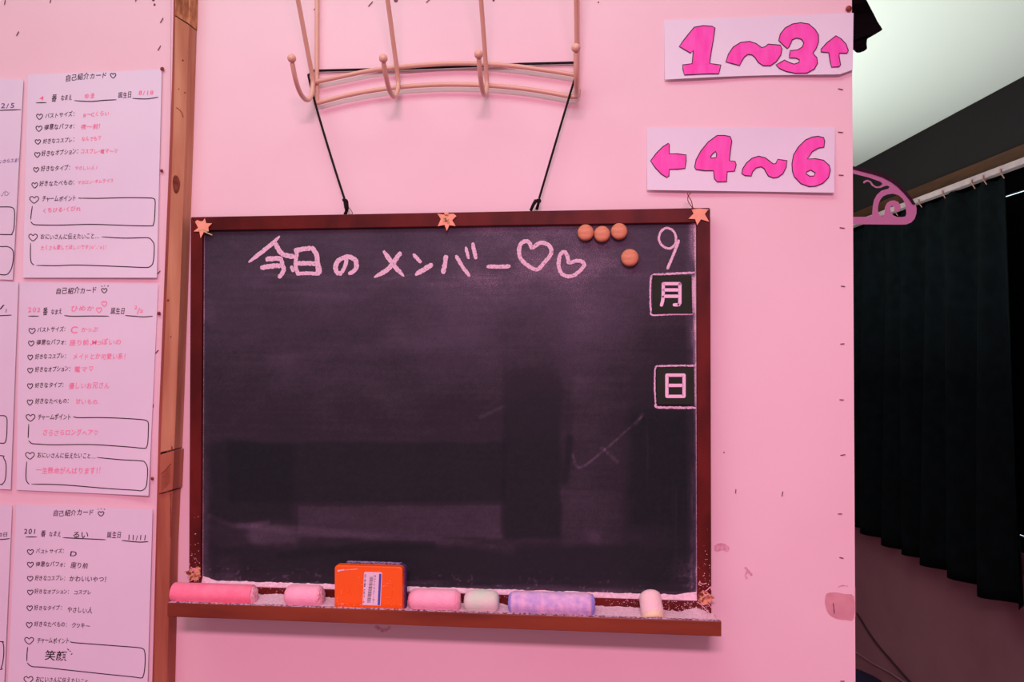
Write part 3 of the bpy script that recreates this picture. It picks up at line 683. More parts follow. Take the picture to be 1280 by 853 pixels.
# dust caught along the frame
edL, edR, edT, edB = GX-IX0, IX1-GX, IZ1-GZ, GZ-IZ0
Hz += .55*(1-sm(edL, .0004, .0016)) + .14*(1-sm(edL, .001, .012))*fbm(PX/8, PY/20, 41)*2*sm(PY, 420, 640)
Hz += .75*(1-sm(edR, .0004, .0018)) + .26*(1-sm(edR, .001, .014))*fbm(PX/6, PY/26, 43)*2
Hz += .28*(1-sm(edB, .002, .022))*streakH*1.6
Hz += .30*sm(fbm(PX/5, PY/4, 51), .62, .74)*(1-sm(edB, .006, .040))
Hz += .55*sm(fine, .76, .82)*sm(streakV, .5, .6)*(1-sm(edB, .02, .05))
Hz += .20*(1-sm(np.hypot(PX-862, PY-715), 5, 32))*fine*2 + .16*(1-sm(np.hypot(PX-285, PY-712), 3, 26))*fbm(PX/5, PY/5, 61)*2
Hz += .20*rect(866, 869, 345, 455, 1) + .30*rect(863, 867, 344, 392, 1.5, 1) + .22*rect(864, 870, 459, 508, 1.5, 1)
Hz += .10*sm(streakV, .55, .8)*rect(800, 868, 520, 690, 15)
Hz += (fine-.45)*.10
Hz = np.clip(Hz, 0, 1)
nv = (NX+1)*(NY+1)
V = np.stack([GX, np.full_like(GX, -.0150), GZ], -1).reshape(-1, 3)
origin = Vector(((IX0+IX1)/2, -.0150, (IZ0+IZ1)/2)); bl = wloc(board)
idx = np.arange(nv).reshape(NY+1, NX+1)
FQ = np.stack([idx[:-1, :-1], idx[:-1, 1:], idx[1:, 1:], idx[1:, :-1]], -1).reshape(-1, 4)
me = bpy.data.meshes.new('writing_surface')
rimv = V[[0, NX, nv-1, nv-1-NX]].copy(); rimv[:, 1] = -.0085
allv = np.vstack([V, rimv]) - np.array(origin)
faces = [tuple(int(i) for i in r) for r in FQ]
b0 = nv
faces += [(b0, b0+3, b0+2, b0+1)]
faces += [tuple([int(i) for i in idx[0, ::-1]] + [b0, b0+1]), tuple([int(i) for i in idx[-1, :]] + [b0+2, b0+3]),
          tuple([int(i) for i in idx[:, 0]] + [b0+3, b0]), tuple([int(i) for i in idx[::-1, -1]] + [b0+1, b0+2])]
me.from_pydata(allv.tolist(), [], faces)
at = me.attributes.new('chalk_haze', 'FLOAT', 'POINT'); at.data.foreach_set('value', np.concatenate([Hz.reshape(-1), np.zeros(4)]).astype(np.float32))
so = bpy.data.objects.new('writing_surface', me); COL.objects.link(so); so.parent = board; so.location = origin - bl
m = bpy.data.materials.new('chalkboard_surface'); m.use_nodes = True; nt = m.node_tree; p = nt.nodes['Principled BSDF']
p.inputs['Roughness'].default_value = .78; p.inputs['Specular IOR Level'].default_value = .18
an = nt.nodes.new('ShaderNodeAttribute'); an.attribute_name = 'chalk_haze'
nn = nt.nodes.new('ShaderNodeTexNoise'); nn.inputs['Scale'].default_value = 900; nn.inputs['Detail'].default_value = 2
tc = nt.nodes.new('ShaderNodeTexCoord'); nt.links.new(tc.outputs['Object'], nn.inputs['Vector'])
ml = nt.nodes.new('ShaderNodeMath'); ml.operation = 'MULTIPLY_ADD'; ml.inputs[1].default_value = .9; ml.inputs[2].default_value = .55
nt.links.new(nn.outputs[0], ml.inputs[0])
mu = nt.nodes.new('ShaderNodeMath'); mu.operation = 'MULTIPLY'; nt.links.new(an.outputs['Fac'], mu.inputs[0]); nt.links.new(ml.outputs[0], mu.inputs[1])
mx = nt.nodes.new('ShaderNodeValToRGB'); cr = mx.color_ramp
cr.elements[0].position = 0; cr.elements[0].color = lin((23, 32, 35)); cr.elements[1].position = 1; cr.elements[1].color = lin((236, 206, 226))
for ps, c in ((.25, (47, 45, 54)), (.55, (84, 76, 92)), (.75, (138, 116, 138))): el = cr.elements.new(ps); el.color = lin(c)
nt.links.new(mu.outputs[0], mx.inputs[0]); nt.links.new(mx.outputs[0], p.inputs['Base Color'])
me.materials.append(m)

# chalk lettering
SD = .0153
cl = MB()
def ck(x0, y0, s, pts, wd, **k):
    cl.ribbon(Z(x0, y0, s, pts), wd / s, SD + random.uniform(0, .0002), jit=.16, **k)
def endchar(nm='chalk_character'):
    global cl
    cl.build(nm, M['chalk_mark'], board); cl = MB()
def cks(x0, y0, groups):
    for g_ in groups:
        for pts, wd, tp in g_: ck(x0, y0, 8, pts, wd, taper=tp)
        endchar()
cks(300, 280, [
 [([(398,122),(330,190),(220,280),(85,385)], 42, (.5, .45)), ([(345,182),(390,262),(440,310),(550,330)], 48, (.8, 1)), ([(255,357),(330,348),(412,345)], 50, (1, 1)),
  ([(203,442),(310,424),(415,418)], 50, (1, 1)), ([(412,330),(422,400),(436,465),(385,542)], 42, (.5, 1))],
 [([(540,272),(620,255),(718,242)], 48, (1, 1)), ([(572,270),(556,380),(560,440),(582,515)], 40, (1, 1)), ([(712,228),(765,310),(778,400),(782,516)], 48, (1, 1)), ([(540,398),(650,394),(785,400)], 46, (1, 1)),
  ([(562,502),(660,494),(790,502)], 36, (1, 1)), ([(512,418),(532,482)], 34, (1, 1)), ([(798,418),(804,500)], 32, (1, 1))],
 [([(1068,345),(1050,420),(1018,492)], 40, (1, 1)), ([(1022,492),(972,488),(957,425),(995,358),(1080,330),(1148,358),(1165,420),(1140,472),(1082,500)], 46, (1, .8))]])
cks(450, 280, [
 [([(235,268),(290,350),(350,430),(442,527)], 46, (.7, .4)), ([(408,280),(340,380),(270,460),(140,535)], 46, (1, .5))],
 [([(530,300),(612,390)], 36, (.8, .9)), ([(728,402),(650,450),(550,512)], 50, (.9, .6))],
 [([(860,312),(850,400),(828,500)], 46, (1, 1)), ([(958,312),(1020,420),(1098,528)], 38, (.9, .8)), ([(1056,228),(1088,352)], 33, (.8, .7)), ([(1126,186),(1160,354)], 40, (.7, .9))]])
ck(600, 280, 8, [(66,428),(180,428),(305,424)], 40); endchar()
ck(600, 280, 8, [(522,240),(500,200),(468,172),(410,198),(390,280),(425,370),(560,458),(640,390),(705,310),(708,245),(660,198),(595,192)], 40, closed=True); endchar('chalk_heart')
ck(600, 280, 8, [(890,388),(876,330),(845,280),(802,310),(786,400),(805,480),(850,518),(920,522),(990,478),(1042,410),(1010,374),(950,372)], 38, closed=True); endchar('chalk_heart')
ck(700, 240, 5.686, [(830,352),(800,392),(765,402),(725,380),(703,335),(718,282),(760,256),(805,278),(824,320),(822,356)], 17)
ck(700, 240, 5.686, [(846,340),(812,430),(762,552)], 20); endchar('chalk_numeral')
for group_ in ([([(868,340.5),(866,341),(840,342.3),(816,343.6)], 2.6), ([(816,343.5),(813.3,350),(812.8,375),(813.6,390)], 2.3), ([(813.5,390),(816,394),(840,393.2),(866,393)], 1.9)],
        [([(871,452),(868,457),(850,457.2),(823,457.8)], 2.2), ([(823,457.8),(819,461),(818.3,485),(819.5,505)], 2.0), ([(819.5,505),(822,509.2),(845,509.8),(870,510)], 2.9)]):
    co = MB()
    for pts, wd in group_: co.ribbon(pts, wd, SD, jit=.3)
    co.build('chalk_outline', M['chalk_line'], board)

# tray
TX0, TX1 = -.4757, .1314
FZ = 1.2105
tr = MB(); prof = [(-.0201, 1.2010), (-.0655, 1.2022), (-.0655, 1.2180), (-.0612, 1.2180), (-.0600, FZ), (-.0201, FZ)]
V = [(x, y_, z) for x in (TX0, TX1) for y_, z in prof]; n = len(prof)
tr.add(V, [tuple(range(n))[::-1], tuple(range(n, 2*n))] + [(i, (i+1) % n, n+(i+1) % n, n+i) for i in range(n)])
tray = tr.build('chalk_tray', M['tray'], board, bevel=.0008)
# grey dust lying on the lip
dl = MB(); K = 160; V = []; Fc = []
for i in range(K + 1):
    x = TX0 + .001 + (TX1 - TX0 - .002) * i / K; hgt = .0003 + .0011 * abs(noise.noise(Vector((x * 160, 0, 0)))) + .0004 * random.random()
    V += [(x, -.0650, 1.2181), (x, -.0640, 1.2181 + hgt), (x, -.0618, 1.2181 + hgt), (x, -.0608, 1.2170)]
for i in range(K):
    for k in range(3): Fc.append((4*i+k, 4*i+4+k, 4*i+5+k, 4*i+k+1))
dl.add(V, Fc).build('_d', M['dustgrey'], tray, smooth=True, kind='stuff').name = 'lip_dust'

# chalk dust: ledge along the bottom of the surface and the drift in the tray
dm = MB(); K = 300; V = []; Fc = []
for i in range(K + 1):
    x = IX0 + .0005 + (IX1 - IX0 - .001) * i / K; u = i / K
    base = .0048 + .0010 * noise.noise(Vector((x * 60, 3, 0))) + .0008 * noise.noise(Vector((x * 240, 5, 0)))
    base += .0045 * max(0, 1 - u / .03) + .0040 * max(0, (u - .955) / .045)
    V += [(x, -.0152, IZ0 + base), (x, -.0175, IZ0 + base * .55), (x, -.0196, IZ0 + .0012 + .0004 * random.random()), (x, -.0196, IZ0 + .0001), (x, -.0152, IZ0 + .0001)]
for i in range(K):
    for k in range(5): Fc.append((5*i+k, 5*i+(k+1) % 5, 5*i+5+(k+1) % 5, 5*i+5+k))
tag(dm.add(V, Fc).build('chalk_dust', M['dust'], smooth=True), 'thin white line of chalk dust along the bottom edge of the board surface', 'dust', kind='stuff')
top_tab = [(209, 741), (316, 742), (326, 744), (335, 743.5), (345, 743), (352, 744), (405, 748), (425, 748), (500, 751), (515, 751), (575, 755), (625, 755), (636, 758), (740, 758.5), (770, 759), (799, 760.5), (830, 763.5), (842, 764.5), (850, 765.8), (862, 762), (870, 760.5), (880, 764), (887, 769), (893, 773), (902, 776)]
dm = MB(); K = 260; J = 8; V = []; Fc = []
for i in range(K + 1):
    x = TX0 + .0015 + (TX1 - TX0 - .003) * i / K
    px = proj((x, -.022, 1.218))[0]; zb = WX(x, lerp_tab(top_tab, px), .022).z
    zb += .0010 * noise.noise(Vector((x * 90, 1, 0))) + .0007 * noise.noise(Vector((x * 300, 1, 0)))
    zb = max(zb, FZ + .001)
    for j in range(J + 1):
        t = j / J; yy = -.0203 - .0395 * t
        z = zb * (1 - t) ** 1.5 + (1.2135) * (1 - (1 - t) ** 1.5) + .0007 * noise.noise(Vector((x * 220, t * 9, 2)))
        if t == 1: z = 1.2135
        V.append((x, yy, max(z, FZ + .0002)))
for i in range(K):
    for j in range(J): a = i*(J+1)+j; Fc.append((a, a+1, a+J+2, a+J+1))
n0 = len(V); V += [(TX0 + .0015, -.0203, FZ + .0001), (TX0 + .0015, -.0598, FZ + .0001), (TX1 - .0015, -.0598, FZ + .0001), (TX1 - .0015, -.0203, FZ + .0001)]
Fc += [(n0, n0+1, n0+2, n0+3), tuple(range(J+1)) + (n0+1, n0), tuple(K*(J+1)+j for j in range(J+1)) + (n0+2, n0+3)]
tag(dm.add(V, Fc).build('chalk_dust', M['dust'], smooth=True), 'drift of pale pink chalk dust filling the wooden tray', 'dust', kind='stuff')
# specks of dust thrown on the lower rail and its corners
sp_ = MB()
for k in range(560):
    x = random.uniform(OX0 + .003, OX1 - .002); z = OZ0 + random.random() ** .8 * .0145
    if random.random() < .35: x = random.choice([random.uniform(OX1 - .03, OX1 - .002), random.uniform(.03, .1)])
    r = random.uniform(.0002, .0008); a = random.uniform(0, 3)
    sp_.add([(x + r * math.cos(a + q_ * 1.57) * random.uniform(.6, 1.6), -.0203, z + r * math.sin(a + q_ * 1.57) * .6) for q_ in range(4)], [(0, 1, 2, 3)])
for k in range(110):
    sx = random.choice([0, 1]); x = random.uniform(OX0 + .001, IX0 - .001) if sx == 0 else random.uniform(IX1 + .001, OX1 - .001); z = OZ0 + .012 + abs(random.gauss(0, .03))
    r = random.uniform(.0002, .0006)
    sp_.add([(x - r, -.0203, z), (x, -.0203, z - r), (x + r, -.0203, z), (x, -.0203, z + r)], [(0, 1, 2, 3)])
sp_.build('_d', M['dust'], board, kind='stuff').name = 'dust_specks'
MB().ribbon([(872.3, 752.5), (880, 760), (888.5, 769)], .9, .0203, jit=.3).build('_d', M['dust'], board).name = 'mitre_dust'

# magnet plates
def plate_magnet(name, c, loops_, label):
    mb = MB(); x0, y0, x1, y1 = c
    t = empty(name, W((x0+x1)/2, y1, SD), label, 'magnet', 'square kanji magnets on the board')
    mb.plate([[(x0, y0), (x1, y0), (x1 + .6, y1), (x0 + .6, y1)]], .0154, .0164).build('magnet_sheet', M['magnetplate'], t, bevel=.0003)
    k = MB()
    for L, cl_ in loops_: k.ribbon(L, 4.1, .0166, closed=cl_, smooth=False, cap=False)
    for L, cl_ in loops_:
        for pt in L: k.add([W(pt[0] + 2.05 * math.cos(a * .7854), pt[1] + 2.05 * math.sin(a * .7854), .0166 + .00003) for a in range(8)], [tuple(range(8))])
    k.build('_k', M['kanji'], t).name = 'kanji'
zA = lambda *p: Z(700, 240, 5.686, p); zB = lambda *p: Z(720, 380, 5.686, p)
plate_magnet('kanji_magnet', (815.4, 344.2, 864.6, 392.2),
    [(zA((734,654),(734,700),(733,750),(729,778),(721,805)), False), (zA((734,653),(851,653)), False), (zA((852,655),(852,790),(846,801),(835,803),(812,803)), False), (zA((736,697),(850,697)), False), (zA((736,742),(850,742)), False)],
    'square dark magnet with the white kanji for month, under the chalked 9')
plate_magnet('kanji_magnet', (820.8, 459.2, 867.2, 506),
    [(zB((646,507),(768,507)), False), (zB((768,507),(768,658)), False), (zB((768,658),(646,658)), False), (zB((646,658),(646,507)), False), (zB((646,580),(768,580)), False)],
    'square dark magnet with the white kanji for day, on the board\'s right side')
# round wooden magnets
for (x, y, r, lb) in [(732, 290.5, 10.4, 'round wooden button magnet, leftmost of the row of three'), (752.6, 292.3, 10.3, 'round wooden button magnet, middle of the row of three'),
                      (774, 289, 10.5, 'round wooden button magnet, rightmost of the row of three'), (787.4, 322, 11.2, 'round wooden button magnet alone below the row of three')]:
    c = W(x, y, .0235); rr = (W(x + r, y, .0235) - c).length
    t = empty('round_magnet', Vector((c.x, -.0152, c.z - rr)), lb, 'magnet', 'round wooden magnets')
    b0_ = Vector((c.x, -.0153, c.z))
    MB().lathe(b0_, (0, -1, 0), [(0, rr*.62), (.0022, rr*.62)], 24).build('magnet_disc', M['blackout'], t, smooth=False)
    MB().lathe(b0_, (0, -1, 0), [(.0023, rr*.86), (.0032, rr*.95), (.0048, rr), (.0066, rr*.985), (.0080, rr*.92), (.0090, rr*.8), (.0096, rr*.62), (.0099, rr*.3), (.0100, rr*.05)], 32).build('wooden_cap', M['magnetwood'], t, smooth=True)

# star ornaments
def star(c, s, pts, label, m='star', d=.0205, th=.0014, tilt=0):
    P = Z(c[0], c[1], s, pts); cx = sum(p[0] for p in P) / len(P); cy = max(p[1] for p in P)
    t = empty('star_ornament', W(cx, cy, d), label, 'ornament', 'straw stars on the board frame')
    my = sum(p[1] for p in P) / len(P)
    MB().plate([P], lambda px, py: d + tilt * (py - my), lambda px, py: d + th + tilt * (py - my)).build('star_body', M[m], t, bevel=.0002)
    return t
t = star((225, 255), 17.07, [(530,305),(560,412),(685,415),(605,498),(615,585),(512,598),(440,735),(412,590),(290,590),(385,510),(320,380),(365,345),(440,372),(490,365)], 'pale orange star at the top left corner of the board frame')
MB().ribbon(Z(225, 255, 17.07, [(385,555),(470,548),(560,560),(612,580)]), 1.6, .0223).build('_s', M['straw'], t).name = 'straw_band'
MB().tube([W(*p, .0215) for p in Z(225, 255, 17.07, [(520,595),(600,630),(685,665)])], .0007, 6).build('straw_stalk', M['straw'], t)
t = star((535, 255), 21.3, [(250,262),(420,285),(440,215),(520,225),(545,270),(680,262),(760,325),(645,435),(735,590),(570,570),(500,725),(440,560),(260,595),(340,405)], 'frayed straw star at the middle of the top frame rail')
rs = random.Random(4)
for k in range(13):
    a = rs.uniform(0, 6.28); x0, y0 = 490 + rs.uniform(-50, 60), 380 + rs.uniform(-110, 120); L = rs.uniform(50, 120)
    MB().tube(spl3([W(*p, .0222 + rs.uniform(0, .0012)) for p in Z(535, 255, 21.3, [(x0, y0), (x0 + L*.5*math.cos(a), y0 + L*.5*math.sin(a) + 12), (x0 + L*math.cos(a), y0 + L*math.sin(a))])], 3), .00035, 5).build('straw_fibre', M['straw' if k % 3 else 'twine'], t)
t = star((845, 235), 15.5, [(300,420),(450,400),(625,415),(560,510),(645,660),(485,610),(410,725),(370,605),(240,600),(340,500)], 'smooth orange star with a twine loop at the top right frame corner')
for L in ([(325,395),(300,260),(240,160),(220,95)], [(325,395),(240,270),(232,170),(290,95)]):
    MB().tube(spl3([W(*p, .0212) for p in Z(845, 235, 15.5, L)], 4), .00045, 6).build('twine_loop', M['twine'], t)
MB().ball(W(*Z(845, 235, 15.5, [(322, 398)])[0], .0215), .0014).build('twine_knot', M['twine'], t, smooth=True)
t = star((225, 690), 14.2, [(70,350),(150,340),(180,295),(250,305),(300,265),(365,285),(358,360),(372,440),(325,500),(300,510),(285,565),(240,500),(155,545),(165,440),(120,400)], 'worn dusty straw star at the bottom left corner of the board frame', 'starold')
for L in ([(190,270),(230,300),(260,290)], [(200,360),(240,310),(270,300)], [(160,215),(180,225)]):
    MB().tube(spl3([W(*p, .0222) for p in Z(225, 690, 14.2, L)], 3), .0005, 5).build('straw_fibre', M['chalkend'], t)
t = star((850, 710), 8.53, [(190,300),(205,262),(245,240),(285,258),(330,290),(380,325),(335,336),(325,395),(275,402),(235,400),(190,355)], 'crushed straw star above the bottom right corner of the board frame', 'starold')
for L in ([(205,150),(240,175),(285,165)], [(215,140),(200,180),(230,190)], [(290,240),(325,205),(335,240)], [(250,270),(270,290),(300,285)], [(270,250),(300,230),(330,200)], [(300,385),(320,410),(335,430)]):
    MB().tube(spl3([W(*p, .0222) for p in Z(850, 710, 8.53, L)], 3), .0005, 5).build('straw_fibre', M['chalkend'], t)

# ------------------------------------------------------------------ chalks
def chalk(x0p, x1p, yp, r, m, mend, label, d=.041, shape='flat', seed=1, endL=None, endR=None, broken=None, rc=None):
    a = W(x0p, yp, d).x; b = W(x1p, yp, d).x; zc = (rc or FZ + .0002 + r); n = 26
    t = empty('chalk_stick', Vector(((a+b)/2, -d, zc - r)), label, 'chalk', 'jumbo chalks in the tray')
    L = b - a; V = []; Fc = []
    eL, eR = endL or .003, endR or .003
    st_ = [0, .25, .6, 1]; xs = [a + eL*s for s in st_] + [a + eL + (L-eL-eR)*k/10 for k in range(1, 10)] + [b - eR*s for s in st_[::-1]]
    def rad(x):
        v = 1.0
        if x - a < eL: v = min(v, .55 + .45*math.sqrt(max(0, 1 - (1-(x-a)/eL)**2)))
        if b - x < eR: v = min(v, .55 + .45*math.sqrt(max(0, 1 - (1-(b-x)/eR)**2)))
        return v
    for x in xs:
        for k in range(n):
            th = 2*math.pi*k/n; rr = r*rad(x)*(1 + .025*noise.noise(Vector((x*120, math.cos(th)*2, math.sin(th)*2 + seed*7))))
            V.append(Vector((x, -d + rr*math.cos(th), zc + rr*math.sin(th))))
    for i in range(len(xs)-1):
        for k in range(n): Fc.append((i*n+k, i*n+(k+1) % n, (i+1)*n+(k+1) % n, (i+1)*n+k))
    Fc += [tuple(range(n))[::-1], tuple((len(xs)-1)*n+k for k in range(n))]
    MB().add(V, Fc).build('chalk_body', M[m], t, smooth=True)
    if broken:
        for side in broken:
            xe = b - .0012 if side == 'R' else a + .0012; sg = 1 if side == 'R' else -1
            mbk = MB(); c0 = Vector((xe, -d, zc)); prof = [(0, r*.9), (.001, r*.86), (.0026, r*.66), (.0034, r*.4), (.0036, r*.08)]
            mbk.lathe(c0, (sg, 0, 0), prof, 20)
            for v in mbk.v:
                v += Vector((.0011*noise.noise(v*420), .0008*noise.noise(v*300), .0008*noise.noise(v*380)))
            mbk.build('crumbled_end' if mend == 'chalkend' else 'chalk_end', M[mend], t, smooth=False)
    return t
chalk(216.5, 318, 741, .0113, 'chalkpink', 'chalkend', 'long coral pink chalk stick with a crumbled end, at the tray\'s left end', seed=1, endL=.002, endR=.002, broken='R')
chalk(357.5, 402, 743, .0122, 'chalkpink2', 'chalkend', 'short pink chalk stub between the long pink stick and the eraser', seed=2, endL=.010, endR=.004, broken='R')
chalk(511.5, 573, 750, .0122, 'chalkpink2', 'chalkpink2', 'pink chalk with a rounded left end, just right of the eraser', seed=3, endL=.014, endR=.004, broken='R')
chalk(581, 623.5, 752, .0124, 'chalkmint', 'chalkmint', 'short pale green-white chalk stub, middle of the tray', seed=4, endL=.010, endR=.010)
t = chalk(638, 741, 755, .0124, 'chalkviolet', 'chalkvend', 'long violet chalk stick dusted pink, right half of the tray', seed=5, endL=.004, endR=.004, broken='LR')
# yellow chalk leaning upright
c0 = W(817, 769, .052); c0.z = FZ + .0012; top = W(812, 743, .030); ax = (top - c0).normalized()
t = empty('chalk_stick', c0, 'yellow-ended chalk stub leaning upright against the board, at the tray\'s right', 'chalk', 'jumbo chalks in the tray')
L = (top - c0).length; r = .0121
mbk = MB(); mbk.lathe(c0, ax, [(.006, r), (.010, r*1.01), (L*.6, r), (L-.004, r*.99), (L-.0015, r*.92), (L+.0005, r*.75), (L + .0012, r*.4)], 28)
for v in mbk.v: v += Vector((1, 1, 1)) * (.0004*noise.noise(v*160))
mbk.build('chalk_body', M['chalkyellow'], t, smooth=True)
mbk = MB(); mbk.lathe(c0, ax, [(-.001, r*.7), (-.0004, r*.88), (.0012, r*.97), (.006, r)], 28); mbk.build('chalk_end', M['chalkyend'], t, smooth=True)

# ------------------------------------------------------------------ eraser
ed0, ed1, edf = .0465, .0560, .0375
EA = W(418, 756, ed1).x; EB = W(503, 758, ed1).x; EZ = FZ + .0007; ET = W(460, 708, ed1).z
er = empty('blackboard_eraser', Vector(((EA+EB)/2, -(ed1+edf)/2, EZ)), 'orange plastic blackboard eraser with purple felt and a barcode sticker', 'eraser')
def rbox(x0, x1, z0, z1, d0, d1, rad, n=5, inset=0):
    pts = []
    for cx, cz, a0 in ((x1-rad, z1-rad, 0), (x0+rad, z1-rad, 90), (x0+.001, z0+.001, 180), (x1-.001, z0+.001, 270)):
        rr = rad if a0 < 180 else .001
        for k in range(n + 1): a = math.radians(a0 + 90*k/n); pts.append((cx + rr*math.cos(a), cz + rr*math.sin(a)))
    m_ = MB(); N_ = len(pts); V = [(x, -d1, z) for x, z in pts] + [(x, -d0, z) for x, z in pts]
    m_.add(V, [tuple(range(N_)), tuple(range(N_, 2*N_))[::-1]] + [(i, (i+1) % N_, N_+(i+1) % N_, N_+i) for i in range(N_)]); return m_
rbox(EA, EB, EZ, ET, ed0, ed1, .0042).build('plastic_shell', M['orange'], er, bevel=.0012)
fe = rbox(EA + .005, EB + .0012, EZ, ET - .0004, edf, ed0 - .0001, .006); fe.build('felt_pad', M['felt'], er, bevel=.001)
rbox(EA + .0100, EB - .0050, ET - .0003, ET + .0004, edf + .0005, ed0 - .0005, .0002).build('_f', M['felttop'], er).name = 'dusty_edge'
zE = lambda pts: Z(400, 690, 9.475, pts)
stk = MB().plate([[p for p in zE([(532,240),(722,243),(736,256),(717,640),(503,632),(522,252)])]], ed1 + .0001, ed1 + .0003).build('barcode_sticker', M['sticker'], er)
sb = MB(); rs = random.Random(2); yy = 300.0
while yy < 600:
    hh = rs.choice([3, 5, 8, 4]); k = (yy - 300) / 300; sb.flat([zE([(592 - 12*k, yy), (634 - 12*k, yy), (634 - 12*k, yy + hh), (592 - 12*k, yy + hh)])], ed1 + .0004); yy += hh + rs.choice([4, 6, 8])
text(sb, 'ダストレスイレーザー', *(lambda p: (p[0], p[0] + 37, p[1], p[1]))(zE([(640, 272)])[0]), 2.6, ed1 + .0004, rot=1, slant=0, jit=.02)
text(sb, '日本製 DET-S', *(lambda p: (p[0], p[0] + 37, p[1], p[1]))(zE([(528, 262)])[0]), 2.4, ed1 + .0004, rot=1, slant=0, jit=.02)
for v in sb.v: v.x -= (proj(v)[1] - 716) * .00006
sb.build('_b', M['stickerink'], stk).name = 'barcode_print'
MB().flat([zE([(700,262),(728,262),(710,634),(682,634)])], ed1 + .0004).build('_b', M['stickerblue'], stk).name = 'blue_band'
for L, wd in [([(770,372),(858,374)], .5), ([(858,374),(848,545)], .5), ([(770,545),(848,548)], .5), ([(750,415),(820,416)], .5), ([(330,380),(375,520)], .6), ([(380,380),(320,510)], .6), ([(290,385),(300,525)], .5)]:
    P = zE(L); MB().tube([W(*p, ed1) for p in P], .00035, 5).build('embossed_line', M['orange'], er)
ds = MB(); ds.ribbon(zE([(208,232),(250,218),(290,216)]), 1.6, ed1 + .00025, jit=.6); ds.ribbon(zE([(300,217),(380,211),(445,206)]), .8, ed1 + .00025, jit=.6)
rs = random.Random(9)
for k in range(46):
    x, y = rs.uniform(180, 950), 650 - abs(rs.gauss(0, 30)) if k < 26 else rs.uniform(250, 640)
    if 500 < x < 740: continue
    ds.ribbon(zE([(x, y), (x + rs.uniform(5, 14), y - rs.uniform(0, 12))]), .45, ed1 + .00025)
ds.build('_d', M['dust'], er, kind='stuff').name = 'chalk_smears'

# ------------------------------------------------------------------ hangers and clothes behind the partition
HD = -.12
rod = empty('clothes_rail', Vector((.0, -HD, 0)), 'steel clothes rail hidden behind the partition', 'rail')
MB().tube([(-.75, .12, 1.93), (.20, .12, 1.93)], .0125, 16).build('rail_tube', M['metal'], rod, smooth=True)
for x in (-.73, .18): MB().tube([(x, .12, 0), (x, .12, 1.92)], .0125, 16).build('rail_leg', M['metal'], rod, smooth=True)
zh = lambda pts: Z(1040, 180, 7.108, pts)
outer = zh([(150,223),(195,228),(280,247),(360,265),(440,290),(510,325),(580,375),(630,425),(675,480),(715,535),(745,540),(752,575),(750,620),(735,665),(705,698),(660,716),(600,718),(400,716),(150,714),(20,714),(20,646),(150,648),(330,648),(356,635),(362,560),(372,500),(400,450),(440,415),(500,398),(512,380),(490,370),(465,376),(430,392),(390,392),(355,372),(335,342),(318,334),(300,340),(285,352),(275,345),(285,328),(315,318),(345,332),(370,365),(395,378),(425,376),(450,356),(430,335),(330,300),(195,265),(20,240),(20,200)])
hole1 = zh([(424,640),(412,610),(408,570),(415,530),(430,495),(455,465),(490,450),(540,442),(590,455),(625,485),(648,525),(658,580),(660,625),(650,645),(620,650),(575,648),(545,635),(525,605),(518,575),(525,555),(543,550),(553,562),(555,590),(572,604),(595,600),(610,578),(608,545),(588,515),(555,502),(520,505),(488,525),(470,560),(468,600),(462,635),(445,646)])
cx_ = 980.0
hg = empty('clothes_hanger', W(1060, 280, HD), 'pink plastic hanger with curly scrollwork poking out beside the partition', 'hanger')
hb = MB(); hb.plate([outer, hole1], HD - .005, HD)
hbx = MB().plate([[(cx_, 262), (1043, 271), (1043, 280.4), (cx_, 280.4)]], HD - .005, HD)
body = hb.build('hanger_arm', M['hanger'], hg, bevel=.0006)
bar = MB(); bar.tube([W(1042.5, 275.8, HD - .0025), W(930, 275.8, HD - .0025)], .0045, 10); bar.tube([W(1042.5, 211, HD - .0025), W(1010, 204, HD - .0025), W(975, 196, HD - .0025), W(940, 206, HD - .0025)], .0042, 10)
bar.build('hanger_bar', M['hanger'], hg, smooth=True)
hk = [W(975, 196, HD - .0025)]; c = hk[0]
MB().tube(spl3([c, Vector((c.x, c.y, 1.85)), Vector((c.x + .004, c.y, 1.90)), Vector((c.x + .019, c.y, 1.93)), Vector((c.x + .004, c.y, 1.947)), Vector((c.x - .015, c.y, 1.935))], 6), .0017, 8).build('hanger_hook', M['metal'], hg, smooth=True)
MB().plate([zh([(20,172),(150,192),(280,215),(380,242),(470,270),(540,310),(600,355),(660,420),(705,475),(740,530),(738,540),(715,538),(690,500),(640,440),(585,383),(520,335),(445,297),(360,270),(280,250),(195,228),(20,200)])], HD - .004, HD + .001).build('dark_band', M['hangerdark'], hg, label='black band along the shoulder')  # dark band following the top edge of the arm
# black garment hanging higher up
gm = empty('black_garment', W(1075, 60, -.06), 'black cloth garment hanging at the partition\'s top right edge', 'garment')
def gdep(px, py): return -.070 + .006 * math.sin(px * .28 + py * .02)
ol = [(1030,-110),(1062,-112),(1068,-30),(1083,0),(1092,17),(1097,27),(1103.5,37),(1094,43),(1084,48.5),(1083.3,54),(1084,61),(1080,64),(1075,65.8),(1070.5,66),(1067.5,63),(1062,60),(1050,66),(1035,62),(1028,20)]
MB().plate([ol], lambda x, y: gdep(x, y) - .012, gdep).build('cloth', M['blackcloth'], gm, bevel=.002)
MB().tube([W(1045, -105, -.075), Vector((.24, .075, 2.052)), Vector((.24, -.002, 2.056))], .002, 8).build('hanging_loop', M['blackcloth'], gm)

